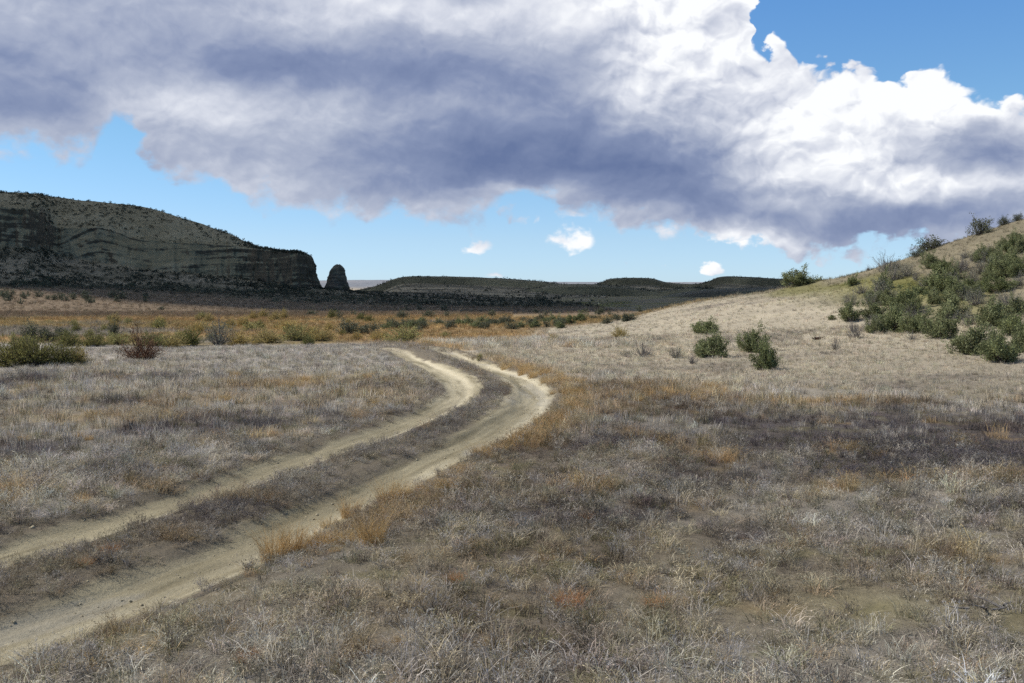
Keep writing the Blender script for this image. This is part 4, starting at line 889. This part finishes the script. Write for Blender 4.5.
def grow(name, X, Y, r, sizes, far=False):
    z = zone(X, Y); n = len(X); u = z['u']
    rr = r.uniform(size=n); track = (np.abs(u) < 1.5)
    w = 0.10 * fbm(z['al'] / 2.2, z['al'] * 0 + 3.3, 71, 3)
    inrut = (Y < 37 + 5 * r.uniform(size=n)) & ((np.abs(u + .90 + w - .1 * (Y > 15)) < np.where((Y > 15) & (Y < 32), .46, .36)) | (np.abs(u - .90 + w + .1 * (Y > 15)) < np.where((Y > 15) & (Y < 32), .52, .40))) & (Y < 54)
    keep = (rr > z['bare'] * .8) & ~(inrut & (r.uniform(size=n) > .012))  & ~(r.uniform(size=n) < z['moss'] * .9)
    X, Y, u, sizes = X[keep], Y[keep], u[keep], sizes[keep]; z = {k: v[keep] for k, v in z.items()}; n = len(X); rr = r.uniform(size=n); w2 = r.uniform(size=n)
    idx = pick('cheat', n, r); tl = pick('tall', n, r); mt = pick('mat', n, r); wd = pick('weed', n, r); fr = pick('far', n, r)
    idx = np.where(rr < .12, tl, np.where(rr < .46, mt, np.where(rr < .54, wd, idx)))
    idx = np.where((z['dark'] > .35) & (w2 < .75), wd, idx); idx = np.where((z['gold'] > .4) & (w2 < .7), tl, idx)
    idx = np.where((np.abs(u) < 1.4), np.where(w2 < .5, mt, wd), idx)
    if far: idx = np.where(r.uniform(size=n) < (.9 if far == 2 else .55), fr, idx)
    s = sizes * z['hgt'] * r.uniform(.7, 1.35, n) * np.where(np.abs(u) < 1.5, .75, 1.0) * np.where((np.abs(u) > 1.5) & (np.abs(u) < 2.0), .8, 1.0)
    scl = np.c_[s, s, s * r.uniform(.8, 1.25, n)]; rot = np.c_[r.normal(0, .12, n), r.normal(0, .12, n), r.uniform(0, 6.28, n)]
    c = z['c'] * np.clip(1 + r.normal(0, .33, (n, 1)), .35, 2.0) * (1 + r.normal(0, .035, (n, 3)))
    mixw = (r.uniform(size=n) < .16) * (1 - z['hill']) * (1 - z['flat']); c = c + (GREY * 1.15 - c) * (mixw * .8)[:, None]
    mixd = (r.uniform(size=n) < .13) * (1 - z['hill']) * (1 - z['flat']) * (D_(X, Y) < 45); c = c + (np.array([.13, .12, .05]) - c) * (mixd * .7)[:, None]
    near = sst(48, 30, D_(X, Y)) * (1 - z['flat']); ph = r.uniform(size=n)   # the many kinds of dead plant that grow side by side
    for lo, hi, pc, kk in ((0, .15, (.50, .465, .44), .75), (.15, .29, (.58, .49, .31), .75), (.29, .39, (.24, .225, .10), .7), (.39, .54, (.10, .08, .066), .75), (.54, .58, (.40, .26, .12), .7)):
        wk = ((ph >= lo) & (ph < hi)) * near * kk * (1 - .6 * z['dark']) * (1 - .72 * z['hill']) * (1 - .8 * z['gold']); c = c + (np.array(pc) * np.clip(1 + r.normal(0, .2, (n, 1)), .5, 1.6) * (1 - .45 * z['dark'][:, None]) - c) * wk[:, None]
    c = np.where((np.abs(u) < 1.4)[:, None], c * .6 + np.array([.19, .155, .125]) * .4, c)
    return scatter(name, np.c_[X, Y, height(X, Y) - .012], idx, rot, scl, np.clip(c, .012, .8))
def D_(X, Y): return np.hypot(X, Y)
r = np.random.default_rng(9)
X, Y = polar(15000, 3.6, 15, r, 38, 1.7); grow('dry_grass', X, Y, r, np.full(15000, 1.0))
X, Y = polar(36000, 15, 46, r, 35, 1.5); grow('dry_grass', X, Y, r, 0.78 + (D_(X, Y) - 15) / 60, 1)
X, Y = polar(46000, 44, 130, r, 33, 1.3); k = (Y < 100) | (X < 0); X, Y = X[k], Y[k]; grow('dry_grass', X, Y, r, 1.0 + (D_(X, Y) - 45) / 100, 2)
X, Y = polar(22000, 120, 300, r, 31, 1.2); k = X < .12 * Y; X, Y = X[k], Y[k]; grow('dry_grass', X, Y, r, 1.7 + (D_(X, Y) - 120) / 150, 2)

# the strip between the ruts and the verges
n = 8000; al = r.uniform(4, ROAD_L * .62, n); uu = np.where(r.uniform(size=n) < .62, r.normal(-.02, .24, n), np.where(r.uniform(size=n) < .5, -1, 1) * r.normal(1.62, .22, n))
X = np.interp(al, _rs, ROAD[:, 0]) + np.interp(al, _rs, RN[:, 0]) * uu; Y = np.interp(al, _rs, ROAD[:, 1]) + np.interp(al, _rs, RN[:, 1]) * uu; k = (Y > 3) & (Y < 41); grow('dry_grass', X[k], Y[k], r, np.full(k.sum(), 1.0))

# ------------------------------------------------------------------ rust-orange tufts one can pick out
M_rust = leaf_mat('rust_grass', (.50, .33, .145), (.56, .41, .20), .3); M_red = leaf_mat('red_rust_grass', (.52, .27, .12), (.56, .34, .16), .3)
def big_tuft(seed, n=170, h=.36, rad=.12, lean=.45):
    r = np.random.default_rng(seed); p, hh = blades(r, n, h * .35, h, rad, lean, .003, .35); a = ribbon(r, p, r.uniform(.003, .005, n))
    k = r.integers(0, n, 160); v, q = leaves(p[k, 3], r.normal(0, .5, (160, 3)) + [0, 0, .8], .022, .0035, r); V = np.vstack([a[0], v]); Q = np.vstack([a[1], q + len(a[0])])
    tint = np.r_[np.clip(1 + r.normal(0, .25, n), .4, 1.8)[a[2]], np.repeat(np.clip(1 + r.normal(0, .25, 160), .4, 1.8), 4)]
    me = mesh_np('grass_tuft', V, quads=Q); set_col(me, 'tint', tint[:, None] * np.ones(3)); return me
TUFTS = {}
for nm, mat, pr in (('tall', M_rust, dict(n=340, h=.62, rad=.15, lean=.40)), ('round', M_red, dict(n=420, h=.42, rad=.18, lean=.6)), ('soft', M_rust, dict(n=360, h=.42, rad=.18, lean=.6))):
    TUFTS[nm] = [big_tuft(700 + k, **pr) for k in range(3)]
    for me in TUFTS[nm]: me.materials.append(mat)
def put_tuft(kind, px, py, wpx, label, group=None):
    p = at(px, py)
    if p is None: return
    o = link('grass_tuft', TUFTS[kind][int(rng.integers(3))]); s = wpx / FPX * p[1] / dict(tall=.42, round=.62, soft=.55)[kind]
    o.location = (p[0], p[1], p[2] - .02); o.rotation_euler = (0, 0, rng.uniform(0, 6.28)); o.scale = (s, s, s); o['label'] = label; o['category'] = 'grass tuft'
    if group: o['group'] = group
G5 = 'rust grass tufts in the grey grass'
for a in (('round', 570, 610, 44, 'round rust orange grass tuft nearest the viewer in grey grass'), ('round', 655, 607, 34, 'rusty brown grass tuft right of the round orange one'), ('round', 455, 588, 26, 'small red rust grass tuft in the grey grass right of the track'),
          ('round', 246, 670, 36, 'low reddish grass tuft right of the pale track edge, close by'), ('round', 588, 522, 18, 'small orange grass tuft alone far behind the round rust one'), ('tall', 274, 558, 34, 'tallest orange grass tuft leaning over the right wheel rut'),
          ('tall', 292, 552, 30, 'tall pale orange grass beside the tallest tuft on track edge'), ('soft', 318, 548, 40, 'wide orange grass tuft in the middle of the track edge clump'), ('soft', 345, 546, 34, 'rusty grass tuft right of the wide one in track edge clump'),
          ('tall', 372, 550, 36, 'thick orange grass tuft at the right end of the track edge clump'), ('tall', 388, 505, 26, 'upright golden grass tuft farther along the track edge'), ('tall', 402, 500, 22, 'thin golden grass tuft touching the upright golden one'),
          ('tall', 350, 512, 24, 'golden grass tuft on the track edge behind the orange clump'), ('soft', 330, 520, 26, 'low golden grass tuft spilling into the right wheel rut'), ('soft', 480, 455, 26, 'orange grass tuft on the track edge before the bend'),
          ('soft', 80, 508, 24, 'pale golden grass tuft in the grey field left of the track'), ('round', 110, 558, 26, 'russet tangle on the strip between the wheel ruts'), ('round', 84, 570, 24, 'second russet tangle between the ruts, nearer the pale left rut'),
          ('soft', 228, 640, 20, 'wispy rust grass tuft by the reddish one near the track'), ('soft', 400, 650, 24, 'faded rust grass tuft low among grey grass ahead of the track')):
    put_tuft(*a, G5)
for i in range(46):
    f = rng.uniform(); q = [(508, 366), (545, 375), (580, 388), (615, 400), (645, 392), (690, 392), (710, 388)]; j = min(int(f * 6), 5); a, b = q[j], q[j + 1]; ff = f * 6 - j
    put_tuft('soft', a[0] + (b[0] - a[0]) * ff + rng.normal(0, 9), a[1] + (b[1] - a[1]) * ff + abs(rng.normal(0, 6)), rng.uniform(9, 18), 'orange grass tuft in the golden patch right of the track bend', 'orange tufts right of the bend')
for i in range(48):
    px = rng.uniform(300, 505); put_tuft('soft', px, float(np.interp(px, [300, 345, 400, 455, 480, 505], [556, 530, 499, 470, 456, 444])) + abs(rng.normal(0, 7)), rng.uniform(9, 22), 'orange grass tuft along the right edge of the track before the bend', 'orange tufts along the track edge')
for i in range(30):
    cx_, cy_ = [(120, 420), (220, 402), (300, 388), (385, 405), (60, 440), (380, 385)][i % 6]; put_tuft('soft', cx_ + rng.normal(0, 22), cy_ + rng.normal(0, 6), rng.uniform(8, 16), 'dull golden grass tuft in the grey field left of the track', 'golden tufts left of the track')
